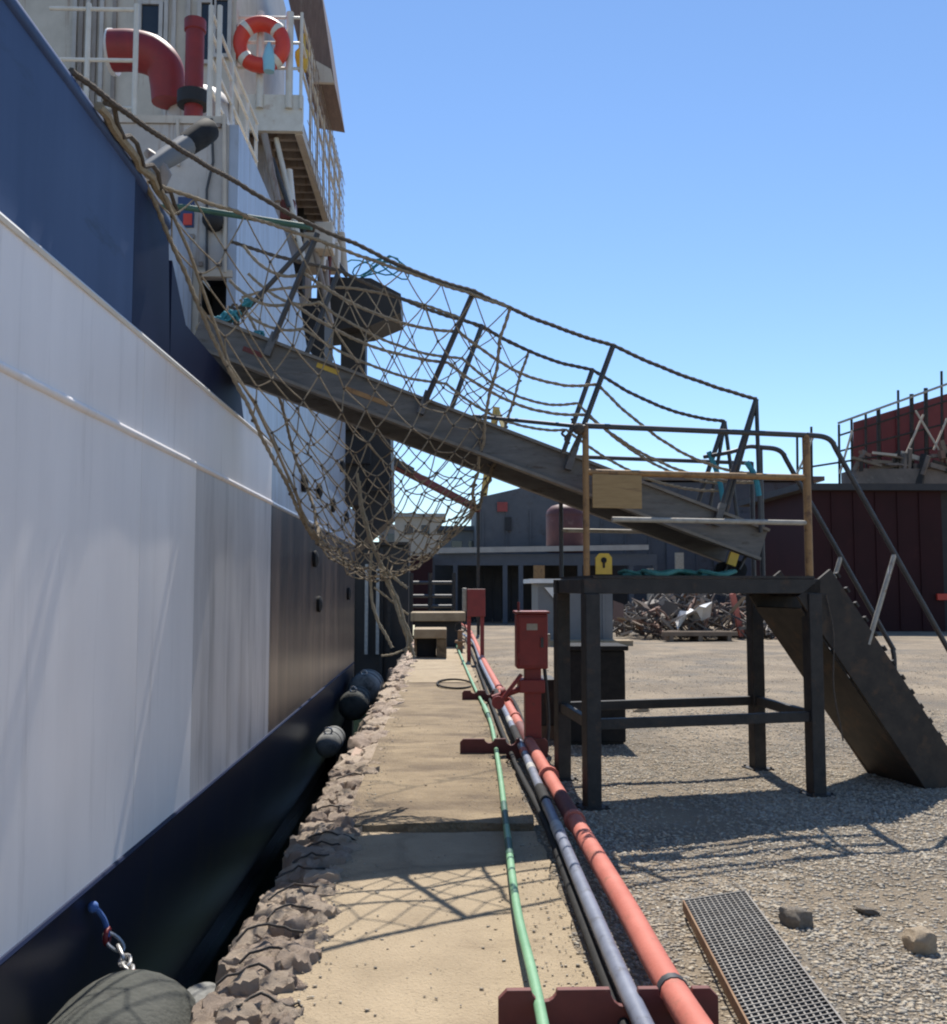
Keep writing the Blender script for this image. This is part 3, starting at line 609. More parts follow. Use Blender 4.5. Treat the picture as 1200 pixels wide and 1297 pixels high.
# ------------------------------------------------------------------ gangway
GN, GF = 0.0, 0.66
def gzc(X): return 2.42-.355*(X-1)
def gp_(X, off=0, h=0): return V((X, 7.62+.13*(X-1), gzc(X)))+gside*off+nrm*h
gang = thing('gangway', (0.5, 8, 2.6), 'long grey aluminium gangway sloping from the ship to the steel platform', 'gangway')
dirx = V((1, .13, -.355)).normalized(); gside = V((-.13, 1, 0)).normalized(); nrm = dirx.cross(gside).normalized()
XL, XR = -1.78, 2.5
for Y in (GN, GF):
    A = gp_(XL, Y); B = gp_(XR, Y)
    bm_ = MB().bar(A, B, .05, .26, nrm).build('side_beam', M['alu'], gang, bevel=.006)
    s_ = -1 if Y == GN else 1
    for hh in (.118, -.118):
        MB().bar(A+nrm*hh+gside*(s_*.045), B+nrm*hh+gside*(s_*.045), .035, .022, nrm).build('flange', M['alu_top'], bm_)
A = gp_(XL+.02, GN+.028, .0); MB().obox(A, gp_(XR-.02, GN+.028, 0)-A, gside*(GF-GN-.056), nrm*.012).build('deck_pan', M['alu'], gang)
for k in range(15):
    x = XL+.05+k*(XR-XL-.3)/14
    MB().obox(gp_(x, GN+.03, .016), dirx*.26, gside*(GF-GN-.06), nrm*.03).build('tread_plank', M['alu_top'], gang)
for (xa, xb, o, m) in ((-.95, -.78, .06, 'yellow_sign'), (-.72, -.38, -.03, 'yellow'), (-1.45, -1.3, -.02, 'plate_red'), (1.98, 2.06, -.01, 'plate_red')):
    MB().obox(gp_(xa, -.0262, o), dirx*(xb-xa), gside*-.004, nrm*.035).build('paint_mark', M[m], gang)
tops = {}
for Y, xt in ((GN, (-.93, .18, 1.29, 2.45)), (GF, (-.75, .42, 1.36, 2.52))):
    L_ = []
    for k, x in enumerate(xt):
        Bs = gp_(x-.35, Y+(-.06 if Y == GN else .06), .05)
        T = gp_(x, Y+((-.22, -.36, -.1, -.06)[k] if Y == GN else .06), 0); T.z = gzc(x)+(1.10 if Y else (1.0, .98, 1.08, 1.12)[k])
        L_.append(T)
        MB().tube([Bs, T], .021, 8).build('stanchion', M['rail_dark'], gang, smooth=True)
        MB().bar(Bs-nrm*.05, Bs+nrm*.13, .05, .06, (0,1,0)).build('stanchion_socket', M['alu'], gang)
        if k == 3:
            MB().tube([T, V((x+.02, T.y, 1.98))], .017, 8).build('brace', M['rail_dark'], gang, smooth=True)
            MB().tube([T-V((0,0,.02)), V((x-.27, T.y, 2.06))], .016, 8).build('brace', M['rail_dark'], gang, smooth=True)
    tops[Y] = L_
NY, FYr = GN, GF
bulw = ax(90, 96, -1.6); bulw.z = 3.77
def hrope(pts, sags, r, m, nm='hand_rope'):
    out = []
    for i in range(len(pts)-1): out += sag(pts[i], pts[i+1], sags[i])[(1 if i else 0):]
    return rope(out, r, 7, .028, .006).build(nm, M[m], gang, smooth=True)
hrope([bulw, at(300, 230, 6.0), at(450, 308, 6.7)]+tops[NY][1:], [.03, .03, .03, .03, .03], .015, 'rope_dark')
farship = V((-1.75, 8.2, 4.40))
hrope([farship]+tops[FYr], [.02, .04, .06, .09], .015, 'rope_dark')
for Y in (NY, FYr):
    T = tops[Y]
    for d, sg in ((.36, (.1, .1, .14, .16)), (.64, (.08, .09, .12, .14))):
        a = gp_(-1.7, Y, 1.08-d); e_ = gp_(2.3, Y, .6-.25*d)
        pts = [a]+[t.lerp(gp_(x_-.35, Y, .05), d/1.1) for t, x_ in zip(T[:3], (-.9, .24, 1.28))]+[e_]
        hrope(pts, sg, .012, 'rope', 'mid_rope')
# dark pole lashed from the deck to the first stanchion, raking brace and teal ties
MB().tube([at(205,262,7.9), at(232,262,7.9), at(395,288,7.6)], .024, 8).build('lashed_pole', M['hosedark'], gang, smooth=True)
MB().tube([at(392,306,7.55), at(318,386,7.6), at(268,425,7.7)], .02, 8).build('raking_brace', M['rail_dark'], gang, smooth=True)
for (px, py, m_, rr_) in ((288,402,'rope_teal',1),(276,408,'rope_teal',1),(296,400,'rope_teal',1),(328,424,'rope_teal',.7),(314,383,'rope_teal',.7),(270,412,'rope_teal',1),(280,415,'rope_dark',1.4),(292,408,'rope_dark',1.4),(300,395,'rope_dark',1.4),(266,424,'rope_dark',1.6),(258,418,'rope_pale',1.2)):
    c = at(px, py, 7.35 if m_ == 'rope_teal' else 7.4)
    MB().tube([c+rr_*V((.042*math.cos(i*.7)*(1+.25*math.sin(i*.23)), .03*math.sin(i*.7), .034*math.sin(i*.9+px))) for i in range(26)], .010, 5).build('rope_lashing', M[m_], gang, smooth=True)
MB().obox(gp_(2.28, -.03, -.24), dirx*.07, gside*.03, nrm*.1).build('wheel_guard', M['yellow_sign'], gang)
# teal ropes at the shore end
for (a, b2, Y) in (((898,572),(918,645),8.4),((946,585),(962,628),7.6)):
    MB().tube(spline([at(a[0],a[1],Y), at((a[0]+b2[0])/2+3,(a[1]+b2[1])/2-3,Y), at(b2[0],b2[1],Y)],4), .022, 7).build('rope_lashing', M['rope_teal'], gang, smooth=True)
# foot roller
rz_ = 1.62+.075
for Y in (7.92, 8.32):
    w_ = MB().lathe([(.001,-.04),(.05,-.04),(.072,-.03),(.072,.03),(.05,.04),(.001,.04)], (2.33, Y, rz_+.0), (0,1,0), 18).build('roller', M['black'], gang, smooth=True)
    MB().bar((2.33, Y-.05, rz_), (2.4, Y-.05, gzc(2.4)-.1), .012, .06, (0,1,0)).build('roller_fork', M['alu'], gang)

# safety net slung under the gangway
net = thing('safety_net', (-.5, 7.8, 1.65), 'tan rope safety net slung beneath and around the gangway', 'net')
def qb(a, b2, c, u):   # quadratic through three points at u = 0, .5, 1
    return a*(2*(u-.5)*(u-1))+b2*(-4*u*(u-1))+c*(2*u*(u-.5))
N_ = lambda u: qb(V((-1.62, 5.35, 3.74)), V((-.62, 6.62, 3.79)), V((.48, 7.18, 3.58)), u)
F_ = lambda u: qb(V((-1.66, 8.25, 3.95)), V((-.55, 8.25, 4.0)), V((.74, 8.42, 3.55)), u)
B_ = lambda u: qb(V((-.92, 7.5, 1.92)), V((-.40, 7.75, 1.64)), V((.26, 7.85, 2.16)), u)
def NS(u, t):
    n, f, c = N_(u), F_(u), B_(u); ct = c*2-(n+f)/2
    return n*(1-t)**2+ct*2*t*(1-t)+f*t*t
NU, NT = 9, 42
nmb = MB(); kmb = MB(); rn = random.Random(4)
J = {}
def node(i, j):      # i in half steps
    if (i, j) not in J:
        u = i/(2*NU); t = j/NT
        u2 = min(1, max(0, u)); t2 = t+.03*noise.noise(V((u*4, t*5, 2))); p = NS(min(1, max(0, u2+(.05*noise.noise(V((u*3, t*6, 8))) if 0 < u < 1 else 0))), min(1, max(0, t2 if 0 < t < 1 else t)))
        e = .034 if 0 < i < 2*NU and 0 < j < NT else .006
        J[(i, j)] = p+V((rn.uniform(-e, e), rn.uniform(-e, e)*.7, rn.uniform(-e, e)))
    return J[(i, j)]
for j in range(NT):
    for i in range(0, 2*NU+1):
        if (i+j) % 2: continue
        for di in (-1, 1):
            if 0 <= i+di <= 2*NU:
                a, b2 = node(i, j), node(i+di, j+1)
                nmb.tube(sag(a, b2, .004+.01*rn.random(), 3), .005, 5, cap=False)
        if 0 < j: kmb.sphere(node(i, j), .0115, 6, 4)
bd = []
for k in range(15):
    t = k/14; bd.append(V((HX+.03+.03*noise.noise(V((t*9, 0, 3))), 4.5+1.3*t, 3.74+.04*noise.noise(V((t*7, 5, 3))))))
MB().tube(bd, .022, 7).build('border_rope', M['rope_pale'], net, smooth=True)
MB().tube([p+V((.02, .03, .03+.03*math.sin(i*1.7))) for i, p in enumerate(bd)], .013, 6).build('border_rope', M['rope_dark'], net, smooth=True)
nmb.build('net_mesh', M['rope'], net, smooth=True, kind='stuff', fixn=False)
kmb.build('net_knots', M['rope_dark'], net, smooth=True, kind='stuff', fixn=False)
for u in (0, 1):
    rope([NS(u, i/24)+V((rn.uniform(-.02,.02), 0, rn.uniform(-.02,.02))) for i in range(25)], .0125, 7, .03, .01, .2).build('border_rope', M['rope'], net, smooth=True)
MB().tube([NS(.03, i/24)+V((rn.uniform(-.03,.03), 0, rn.uniform(-.03,.03))) for i in range(14)], .010, 7).build('border_rope', M['rope'], net, smooth=True)
for t in (0, 1):
    rope([NS(i/16, t) for i in range(17)], .012, 7, .03, .01, .2).build('border_rope', M['rope'], net, smooth=True)
for pts, r in (([(452,600,7.7),(462,660,7.7),(480,712,7.7),(502,770,7.7),(520,815,7.7),(526,832,7.7)], .0125),
               ([(470,700,7.7),(470,745,7.72),(478,785,7.72),(488,805,7.72),(496,820,7.72)], .012),
               ([(482,715,7.7),(505,738,7.7),(515,745,7.7)], .012), ([(520,818,7.7),(500,828,7.65),(484,830,7.6)], .008), ([(508,780,7.7),(516,808,7.68),(514,830,7.66)], .009), ([(455,610,7.68),(466,668,7.68),(484,716,7.68),(506,768,7.69),(522,812,7.69)], .011),
               ([(484,718,7.75),(500,760,7.75),(512,800,7.75),(521,826,7.75)], .012),
               ([(474,745,7.75),(500,765,7.75),(518,778,7.75)], .008)):
    rope(spline([at(*p) for p in pts], 5), r, 7, .035, .016, .2).build('tail_rope', M['rope_pale'], net, smooth=True)

# ------------------------------------------------------------------ platform with rails
PH = 1.62
nl_, nr_, fr_, fl_ = V((1.07,7.28,0)), V((2.83,7.68,0)), V((2.73,8.78,0)), V((.99,8.36,0))
plat = thing('access_platform', (1.9, 8.0, 0), 'dark steel access platform on four legs below the gangway foot', 'platform')
ux = (nr_-nl_).normalized(); uy = V((-ux.y, ux.x, 0))
Z = V((0,0,1))
for p in (nl_, nr_, fr_, fl_):
    l = MB().obox(p-ux*.055-uy*.055-Z*.03, ux*.11, uy*.11, Z*(PH-.08)).build('leg', M['steel'], plat, bevel=.006)
    MB().obox(p-ux*.10-uy*.10-Z*.02, ux*.2, uy*.2, Z*.028).build('foot_plate', M['steel'], l)
    for (i_, j_) in ((1,1),(1,-1),(-1,1),(-1,-1)):
        MB().lathe([(.011, 0), (.011, .016), (.001, .017)], p+ux*.08*i_+uy*.08*j_+Z*.006, (0,0,1), 6).build('bolt', M['steel'], l)
def edge(a, b2, z, w, h, nm, m, off=.058):
    d = (b2-a).normalized(); return MB().bar(a+d*off+Z*z, b2-d*off+Z*z, w, h).build(nm, M[m], plat, bevel=.004)
for a, b2 in ((nl_, nr_), (fl_, fr_), (nl_, fl_), (nr_, fr_)):
    edge(a, b2, .58, .055, .075, 'cross_brace', 'steel')
    edge(a, b2, PH-.055, .07, .11, 'top_beam', 'steel', off=-.06 if (a is nl_ and b2 is nr_) or (a is fl_ and b2 is fr_) else .045)
nd = 9
for k in range(nd):
    a = nl_.lerp(nr_, k/nd+.004); b2 = fl_.lerp(fr_, k/nd+.004); w = (nr_-nl_)/nd*.996
    MB().hexa([a+uy*-.04+Z*(PH+.003), a+w+uy*-.04+Z*(PH+.003), b2+(fr_-fl_)/nd*.996+uy*.04+Z*(PH+.003), b2+uy*.04+Z*(PH+.003)]+
              [a+uy*-.04+Z*(PH+.022), a+w+uy*-.04+Z*(PH+.022), b2+(fr_-fl_)/nd*.996+uy*.04+Z*(PH+.022), b2+uy*.04+Z*(PH+.022)]).build('deck_plate', M['steel'], plat)
RT = PH+1.11
def post(p, z1, m, r=.022, zs=PH+.02): return MB().tube([p+Z*zs, p+Z*z1], r, 10).build('rail_post', M[m], plat, smooth=True)
pnl, pnr = nl_+ux*-.03-uy*.01, nr_+ux*-.02-uy*.01
post(pnl, RT, 'yellow', .024); post(pnr, RT, 'yellow', .03); post(fl_, 2.66, 'rail_dark', .018); post(fr_, 2.66, 'rail_dark', .02)
def rail(pts, r, m): return MB().tube(pts, r, 10).build('guard_rail', M[m], plat, smooth=True)
rail([at(600,527,8.3), pnl+Z*(RT-.01)], .016, 'rail_dark')
rail([pnl+Z*(RT), pnr+Z*(RT)], .021, 'rail_dark')
rail([pnl+Z*2.39, pnr+Z*2.40], .024, 'yellow')
rail([pnl+ux*.2+Z*2.05, pnr+Z*2.05], .02, 'rail_pale')
rail([fl_+Z*2.65, fr_+Z*2.65], .018, 'rail_dark')
rail([fl_+Z*2.03, fl_.lerp(fr_, .45)+Z*2.03], .018, 'rail_pale')
# hooks and rag-ends at the corner post
hk = MB()
for (pts) in ([(733,541),(722,548),(716,556),(722,562)], [(736,546),(726,566),(720,580)], [(724,530),(733,545),(741,552)], [(716,545),(712,549),(716,553)], [(716,570),(711,573),(715,578)]):
    hk.tube(spline([at(x, y_, 7.27) for x, y_ in pts], 4), .01, 6)
hk.sphere(at(733,543,7.25), .045, 8, 6)
hk.build('corner_lashing', M['rope_dark'], plat, smooth=True)
# plywood board on the near rail, yellow tag
bo = pnl+ux*.04-uy*.03+Z*2.13
tag(MB().obox(bo, ux*.385, uy*.014, Z*.245).build('plywood_board', M['plywood'], bevel=.003), 'blank ochre plywood board hung on the yellow platform rail', 'board')
sg = thing('warning_tag', nl_+Z*1.65, 'small yellow tag with a black mark at the platform corner', 'sign')
so = nl_+ux*.02-uy*.062+Z*1.65
MB().prism([so, so+ux*.125, so+ux*.125+Z*.12, so+ux*.10+Z*.15, so+ux*.03+Z*.15, so+Z*.12], uy*.01).build('plate', M['yellow_sign'], sg)
MB().lathe([(.001,0),(.022,0),(.022,.004),(.001,.004)], so+ux*.062+Z*.10-uy*.001, -uy, 12).build('black_mark', M['black'], sg)
MB().obox(so+ux*.053+Z*.045-uy*.005, ux*.016, uy*.004, Z*.04).build('black_mark', M['black'], sg)
# green rope bundle lying on the deck
gr = MB(); rg = random.Random(2)
for k in range(9):
    c = nl_.lerp(nr_, .3+.045*k)+uy*rg.uniform(.1,.4)+Z*(PH+.045)
    gr.tube([c+V((rg.uniform(.1,.16)*math.cos(i*.6), .12*math.sin(i*.6), .018*math.sin(i*1.3+k))) for i in range(10)], .016, 6, closed=True)
tag(gr.build('rope_bundle', M['rope_green'], smooth=True), 'loose green rope bundle lying on the platform deck', 'rope')

# stairs
st = thing('platform_stairs', (3.5, 8.3, 0), 'dark steel stairs descending right from the platform', 'stairs')
sN = nr_+ux*.075-uy*.02; sF = sN+uy*.70; run = ux*1.10
dn = (run+Z*-(PH-.10)); dl = dn.normalized(); dnn = uy.cross(dl).normalized()
if dnn.z < 0: dnn = -dnn
for p, mm in ((sN, 'stairsteel'), (sF, 'stairsteel')):
    T = p+Z*(PH-.04); Bt = p+run+Z*.06
    MB().bar(T-dl*.05-dnn*.05, Bt+dl*.02-dnn*.05, .03, .36, dnn).build('stringer', M[mm], st, bevel=.004)
ns = 7
for k in range(ns):
    f = (k+.6)/ns; o = sN+run*f+Z*((PH-.02)*(1-f)+.02)
    MB().obox(o+uy*.02-ux*.11, ux*.22, (sF-sN)-uy*.04, Z*.03).build('tread', M['stairsteel'], st)
for k in range(14):  # toothed nosing brackets seen along the stringer top
    f = (k+.5)/14; o = sN+run*f+Z*((PH-.04)*(1-f)+.05)+dnn*.132
    MB().bar(o-dl*.022, o+dl*.022, .034, .018, dnn).build('stringer_clip', M['steel'], st)
MB().hexa([q+dnn*d for d in (-.215, -.205) for q in (sN+uy*.018+Z*(PH-.10), sN+uy*.018+run+Z*.05, sF-uy*.018+run+Z*.05, sF-uy*.018+Z*(PH-.10))]).build('soffit_plate', M['stairsteel'], st)
def srail(p0, off):
    Zt = RT
    pts = [p0-ux*.09+Z*Zt, p0+ux*.06+Z*(Zt-.01), p0+ux*.14+Z*(Zt-.06), p0+ux*.22+Z*(Zt-.2), p0+run*.97+Z*1.16, p0+run*1.04+Z*1.02, p0+run*1.05+Z*.8, p0+run*1.03+Z*.12]
    MB().tube(spline(pts, 5), .021, 10).build('handrail', M['rail_dark'], st, smooth=True)
    a = p0+ux*.22+Z*(Zt-.2); b2 = p0+run*.97+Z*1.16
    for f, g_ in ((.52, .36),):
        MB().tube([a.lerp(b2, f), p0+run*g_+Z*((PH-.0)*(1-g_)+.08)], .02, 8).build('rail_brace', M['rail_pale'], st, smooth=True)
srail(sN, 0); srail(sF, 0)
MB().tube([sF-ux*.085+Z*(PH+.02), sF-ux*.085+Z*(RT-.02)], .02, 10).build('rail_post', M['rail_dark'], st, smooth=True)
MB().tube(spline([sF-ux*.09+Z*RT, sF-ux*.2+Z*(RT+.0), sF-ux*.36+Z*(RT-.05), sF-ux*.5+uy*.2+Z*(RT-.07)], 4), .018, 10).build('rail_link', M['rail_dark'], st, smooth=True)
MB().tube(spline([sN+ux*.02-uy*.03+Z*1.5, sN+ux*.07-uy*.04+Z*1.2, sN+ux*.05-uy*.05+Z*.8, sN+ux*.12-uy*.05+Z*.4], 5), .006, 6).build('loose_wire', M['rope_dark'], st, smooth=True)

# ------------------------------------------------------------------ pipes, hoses, supports
def gpath(pts, z): return spline([gz(x, y_, z) for x, y_ in pts], 8)
pz = .125
red_pts = [V((.93, 1.5, pz)), gz(875,1290,pz), gz(785,1135,pz), gz(705,1000,pz), gz(645,895,pz), gz(612,835,pz), gz(600,808,pz), gz(592,795,pz), V((.62,45,pz))]
sal = thing('salmon_pipe', (.8, 6, 0), 'salmon pink painted pipe running along the quay, right of the others', 'pipe')
MB().tube(spline(red_pts, 8), .052, 14).build('pipe', M['salmon'], sal, smooth=True)
pl_ = spline(red_pts, 8)
def seg(path, y0, y1, r, nm, m, par):
    pts = [p for p in path if y0 <= p.y <= y1]
    def interp(yv):
        for i in range(len(path)-1):
            if path[i].y <= yv <= path[i+1].y: return path[i].lerp(path[i+1], (yv-path[i].y)/(path[i+1].y-path[i].y))
        return None
    a, b2 = interp(y0), interp(y1); pts = [a]+[p for p in pts if y0+.01 < p.y < y1-.01]+[b2]
    return MB().tube(pts, r, 14).build(nm, M[m], par, smooth=True)
seg(pl_, 6.35, 6.95, .0545, 'dark_sleeve', 'plate_red', sal); seg(pl_, 6.28, 6.34, .066, 'coupling', 'salmon', sal)
seg(pl_, 9.5, 10.6, .0545, 'dark_sleeve', 'plate_red', sal); seg(pl_, 11.2, 11.3, .066, 'coupling', 'salmon', sal); seg(pl_, 14.4, 14.5, .066, 'coupling', 'oxide', sal)
for yf in (7.75, 12.6):
    seg(pl_, yf, yf+.025, .078, 'flange', 'salmon', sal); seg(pl_, yf+.03, yf+.055, .078, 'flange', 'salmon', sal)
for yf in (3.66, 9.46, 13.96): seg(pl_, yf, yf+.04, .056, 'strap', 'rail_dark', sal)
gry = thing('grey_pipe', (.6, 6, 0), 'blue grey pipe with worn taped joints between the salmon pipe and green hose', 'pipe')
gp = [V((.70,1.5,.11)), gz(815,1297,.11), gz(745,1140,.11), gz(700,1035,.11), gz(665,955,.11), gz(635,890,.11), gz(610,840,.11), gz(598,812,.11), V((.5,35,.11))]
gpl = spline(gp, 8)
MB().tube(gpl, .034, 12).build('pipe', M['greypipe'], gry, smooth=True)
for (y0, y1, r, m) in ((6.0,6.25,.038,'greyband'),(6.9,7.4,.039,'black'),(8.1,8.3,.036,'greyband'),(8.9,9.1,.037,'salmon'),(9.6,10.5,.04,'black'),(10.9,11.3,.037,'greyband'),(12.6,12.9,.05,'greyband'),(13.4,14.2,.05,'black')):
    seg(gpl, y0, y1, r, 'pipe_wrap', m, gry)
bk = spline([V((.64,1.5,.05)), gz(790,1297,.04), gz(728,1140,.04), gz(690,1040,.04), gz(650,960,.04), gz(622,890,.04), gz(603,840,.04), gz(590,808,.04)], 8)
tag(MB().tube(bk, .022, 9).build('cable', M['black'], smooth=True), 'black cable lying in the shade beside the grey pipe', 'cable')
bk = spline([gz(668,930,.05), gz(652,890,.05), gz(634,868,.08), gz(615,838,.06), gz(604,815,.05)], 8)
tag(MB().tube(bk, .022, 9).build('cable', M['black'], smooth=True), 'short black cable between the salmon pipe and the grey pipe', 'cable')
ghs = thing('green_hose', (.4, 6, 0), 'pale green hose with dark joints, leftmost along the concrete', 'hose')
gh_ = [V((.28,1.5,.07)), gz(688,1297,.11), gz(655,1150,.07), gz(642,1050,.06), gz(632,970,.08), gz(620,910,.07), gz(602,872,.07), gz(588,840,.08), gz(578,815,.1), gz(572,795,.1)]
ghl = spline(gh_, 8)
MB().tube(ghl, .021, 10).build('hose', M['hosegreen'], ghs, smooth=True)
for (y0, y1) in ((5.75,6.1),(6.45,7.1),(11.6,12.0)): seg(ghl, y0, y1, .0225, 'dark_joint', 'hosedark', ghs)
seg(ghl, 12.0, 12.9, .03, 'brass_joint', 'hosegreen', ghs)
lpc = gz(578, 868, .03)
tag(MB().tube([lpc+V((.28*math.cos(t*.3)-.02, .75*math.sin(t*.3), .012+.02*math.sin(t*.15))) for t in range(20)], .016, 7).build('hose_loop', M['black'], smooth=True), 'thin black hose coiled in a loop beside the green hose', 'hose')

def support(Y, x0, x1, h, label):
    t = thing('pipe_support', ((x0+x1)/2, Y, 0), label, 'pipe support', 'red steel pipe supports')
    pts = [(x0+.02, 0), (x1-.02, 0), (x1, .02), (x1, h-.03), (x1-.03, h)]
    def notch(cx, r, d):
        return [(cx+r, h)]+[(cx+r*math.cos(a), h-d*math.sin(a)) for a in (math.pi*i/8 for i in range(1, 8))]+[(cx-r, h)]
    cxs = [(.80+(-.02 if Y > 5 else .02), .06, .065), (.64, .05, .06), (.44 if Y > 5 else .36, .045, .04)]
    top = []
    for cx, r, d in cxs:
        if x0+.05 < cx-r and cx+r < x1-.04: top += notch(cx, r, d)
    pts = pts+top+[(x0+.03, h), (x0, h-.03), (x0, .02)]
    MB().prism([(x, Y, z-.03) for x, z in pts], (0, .03, 0)).build('saddle_plate', M['plate_red'], t, bevel=.003)
    MB().box(x0+.03, x1-.03, Y+.032, Y+.16, -.03, .045).build('foot_plate', M['plate_red'], t)
    return t
support(3.62, .2, .97, .185, 'red steel saddle plate carrying the pipes at the front edge')
support(9.4, .17, .98, .20, 'red saddle plate under the near red valve box')
support(13.9, .28, .9, .19, 'farthest low red saddle plate with pipes, beside the hose loop')

# red boxes on stands
vb = thing('valve_box', (.86, 9.6, 0), 'large dark red steel box on a post beside the platform', 'valve box')
X0, X1 = .70, .99
MB().box(X0, X1, 9.45, 9.75, .80, 1.31).build('cabinet', M['oxide'], vb, bevel=.012)
MB().box(X0+.02, X1-.02, 9.435, 9.447, .83, 1.28).build('door', M['oxide'], vb, bevel=.004)
MB().box(X0-.015, X1+.015, 9.43, 9.77, 1.312, 1.335).build('lid', M['oxide'], vb, bevel=.004)
MB().box(X1+.002, X1+.03, 9.52, 9.6, 1.0, 1.12).build('latch', M['rail_pale'], vb)
for z_ in (.9, 1.2): MB().lathe([(.001,0),(.012,0),(.012,.06),(.001,.06)], (X0+.012, 9.432, z_), (0,0,1), 8).build('hinge', M['oxide'], vb, smooth=True)
MB().box(X1-.07, X1-.045, 9.415, 9.434, 1.0, 1.09).build('door_handle', M['rail_dark'], vb)
MB().box(X0+.09, X0+.19, 9.431, 9.4345, 1.16, 1.22).build('name_plate', M['rail_pale'], vb)
MB().tube(spline([(X1-.02, 9.6, .8), (X1-.0, 9.6, .6), (X1+.02, 9.62, .3), (X1+.0, 9.6, .02)], 5), .018, 7).build('conduit', M['rail_dark'], vb, smooth=True)
MB().tube([(X0+.02, 9.5, 1.33), (X0+.02, 9.5, 1.42)], .012, 8).build('pin', M['oxide'], vb)
MB().box(.78, .93, 9.5, 9.68, 0, .80).build('stand_post', M['oxide'], vb, bevel=.006)
MB().box(.72, .96, 9.44, 9.74, .58, .70).build('flange_block', M['oxide'], vb, bevel=.01)
MB().lathe([(.03,0),(.03,.16),(.07,.16),(.07,.20),(.035,.21),(.035,.3),(.001,.3)], (.76, 9.52, .62), (-1,0,-.35), 14).build('valve_branch', M['oxide'], vb, smooth=True)
MB().tube([(.74,9.45,.75), (.55,9.4,.52)], .02, 8).build('lever', M['oxide'], vb, smooth=True)
MB().lathe([(.001,0),(.06,0),(.06,.03),(.001,.03)], (.52, 9.4, .50), (0,-1,0), 14).build('hand_wheel', M['oxide'], vb, smooth=True)
vb2 = thing('valve_box', (.85, 21, 0), 'small far red box on two legs at the end of the pipes', 'valve box')
p, q = at(592, 781, 21), at(615, 746, 21)
MB().box(p.x, q.x, 21, 21.35, p.z, q.z).build('cabinet', M['oxide'], vb2, bevel=.01)
MB().box(p.x-.1, p.x-.005, 21.05, 21.2, p.z+.1, q.z+.02).build('side_pipe', M['rail_pale'], vb2, bevel=.02)
for x in (p.x+.04, q.x-.06): MB().box(x-.04, x+.04, 21.1, 21.2, 0, p.z-.002).build('leg', M['oxide'], vb2)
for k, (px, py) in enumerate(((575,800),(583,812))):
    c = gz(px, py, .3)
    t = thing('hydrant_valve', (c.x, c.y, 0), ('small dark valve standing at the far end of the green hose', 'small rusty valve beside the far end of the black cable')[k], 'valve', 'valves at the far end of the hoses')
    MB().lathe([(.07,0),(.07,.25),(.13,.26),(.13,.31),(.06,.33),(.06,.55),(.001,.56)], (c.x, c.y, 0), (0,0,1), 12).build('body', M['black' if k == 0 else 'gratingrust'], t, smooth=True)
    MB().tube([(c.x+.13*math.cos(i*.63), c.y, .62+.13*math.sin(i*.63)) for i in range(10)], .018, 6, closed=True).build('hand_wheel', M['stairsteel'], t, smooth=True)

# grating panel on the gravel
c0, c1, c3 = gz(866,1142,.07), gz(944,1130,.07), gz(965,1330,.07)
gx = (c1-c0); gl = gx.length; gx.normalize(); gy = (c3-c0).normalized(); LW = 1.8
gt = thing('steel_grating', c0+gx*gl/2+gy*LW/2-V((0,0,.06)), 'rusty edged steel grating panel lying on the gravel at lower right', 'grating')
gl = max(gl, .33)
for a, b2, m in ((c0, c0+gy*LW, 'gratingrust'), (c0+gx*gl, c0+gx*gl+gy*LW, 'grating'), (c0, c0+gx*gl, 'grating'), (c0+gy*LW, c0+gy*LW+gx*gl, 'grating')):
    MB().bar(a-V((0,0,.018)), b2-V((0,0,.018)), .008, .05).build('frame_bar', M[m], gt)
nb = 12
for k in range(1, nb):
    a = c0+gx*gl*k/nb; MB().bar(a-V((0,0,.018))+gy*.006, a+gy*(LW-.006)-V((0,0,.018)), .0065, .042).build('bearing_bar', M['grating'], gt)
nc = 56
for k in range(1, nc):
    a = c0+gy*LW*k/nc; MB().bar(a-V((0,0,.0))+gx*.006, a+gx*(gl-.006)-V((0,0,.0)), .0055, .011).build('cross_bar', M['grating'], gt)
# rocks
def rockobj(name, px, py, sx, sy, sz, m, seed, label):
    me = rough_block(seed, 5, .11, True, .55); me.materials.append(m); o = bpy.data.objects.new(name, me); COL.objects.link(o)
    p = gz(px, py, 0); o.location = (p.x, p.y, gh(p.x, p.y)+sz*.3); o.scale = (sx, sy, sz); o.rotation_euler = (.2, .1, seed); return tag(o, label, 'rock')
rockobj('rock', 1008, 1170, .14, .11, .10, M['rock'], 21, 'angular grey rock right beside the steel grating')
rockobj('rock', 1166, 1203, .14, .12, .11, M['paleRock'], 33, 'pale tan round stone on the gravel at far right')
rockobj('rock', 812, 902, .22, .1, .05, M['paleRock'], 41, 'small pale flat stone under the platform')
rockobj('rock', 1098, 1156, .11, .09, .03, M['rock'], 52, 'low dark stone half buried in gravel above the pale stone')

# black bin behind the platform
bn = thing('black_bin', (1.45, 10.3, 0), 'black steel bin standing behind the platform legs', 'bin')
MB().box(1.2, 1.82, 10.05, 10.6, .03, .93).build('body', M['black'], bn, bevel=.015)
MB().box(1.17, 1.85, 10.02, 10.63, .932, .98).build('rim', M['black'], bn, bevel=.01)
MB().box(1.22, 1.8, 10.08, 10.58, -.02, .028).build('base', M['steel'], bn)
bt = thing('crate', (1.0, 10.9, 0), 'dark low crate behind the red valve box', 'crate')
MB().box(.98, 1.17, 10.4, 10.9, .15, .62).build('body', M['steel'], bt, bevel=.01); MB().box(.99, 1.16, 10.42, 10.88, -.02, .148).build('skid', M['timber'], bt)

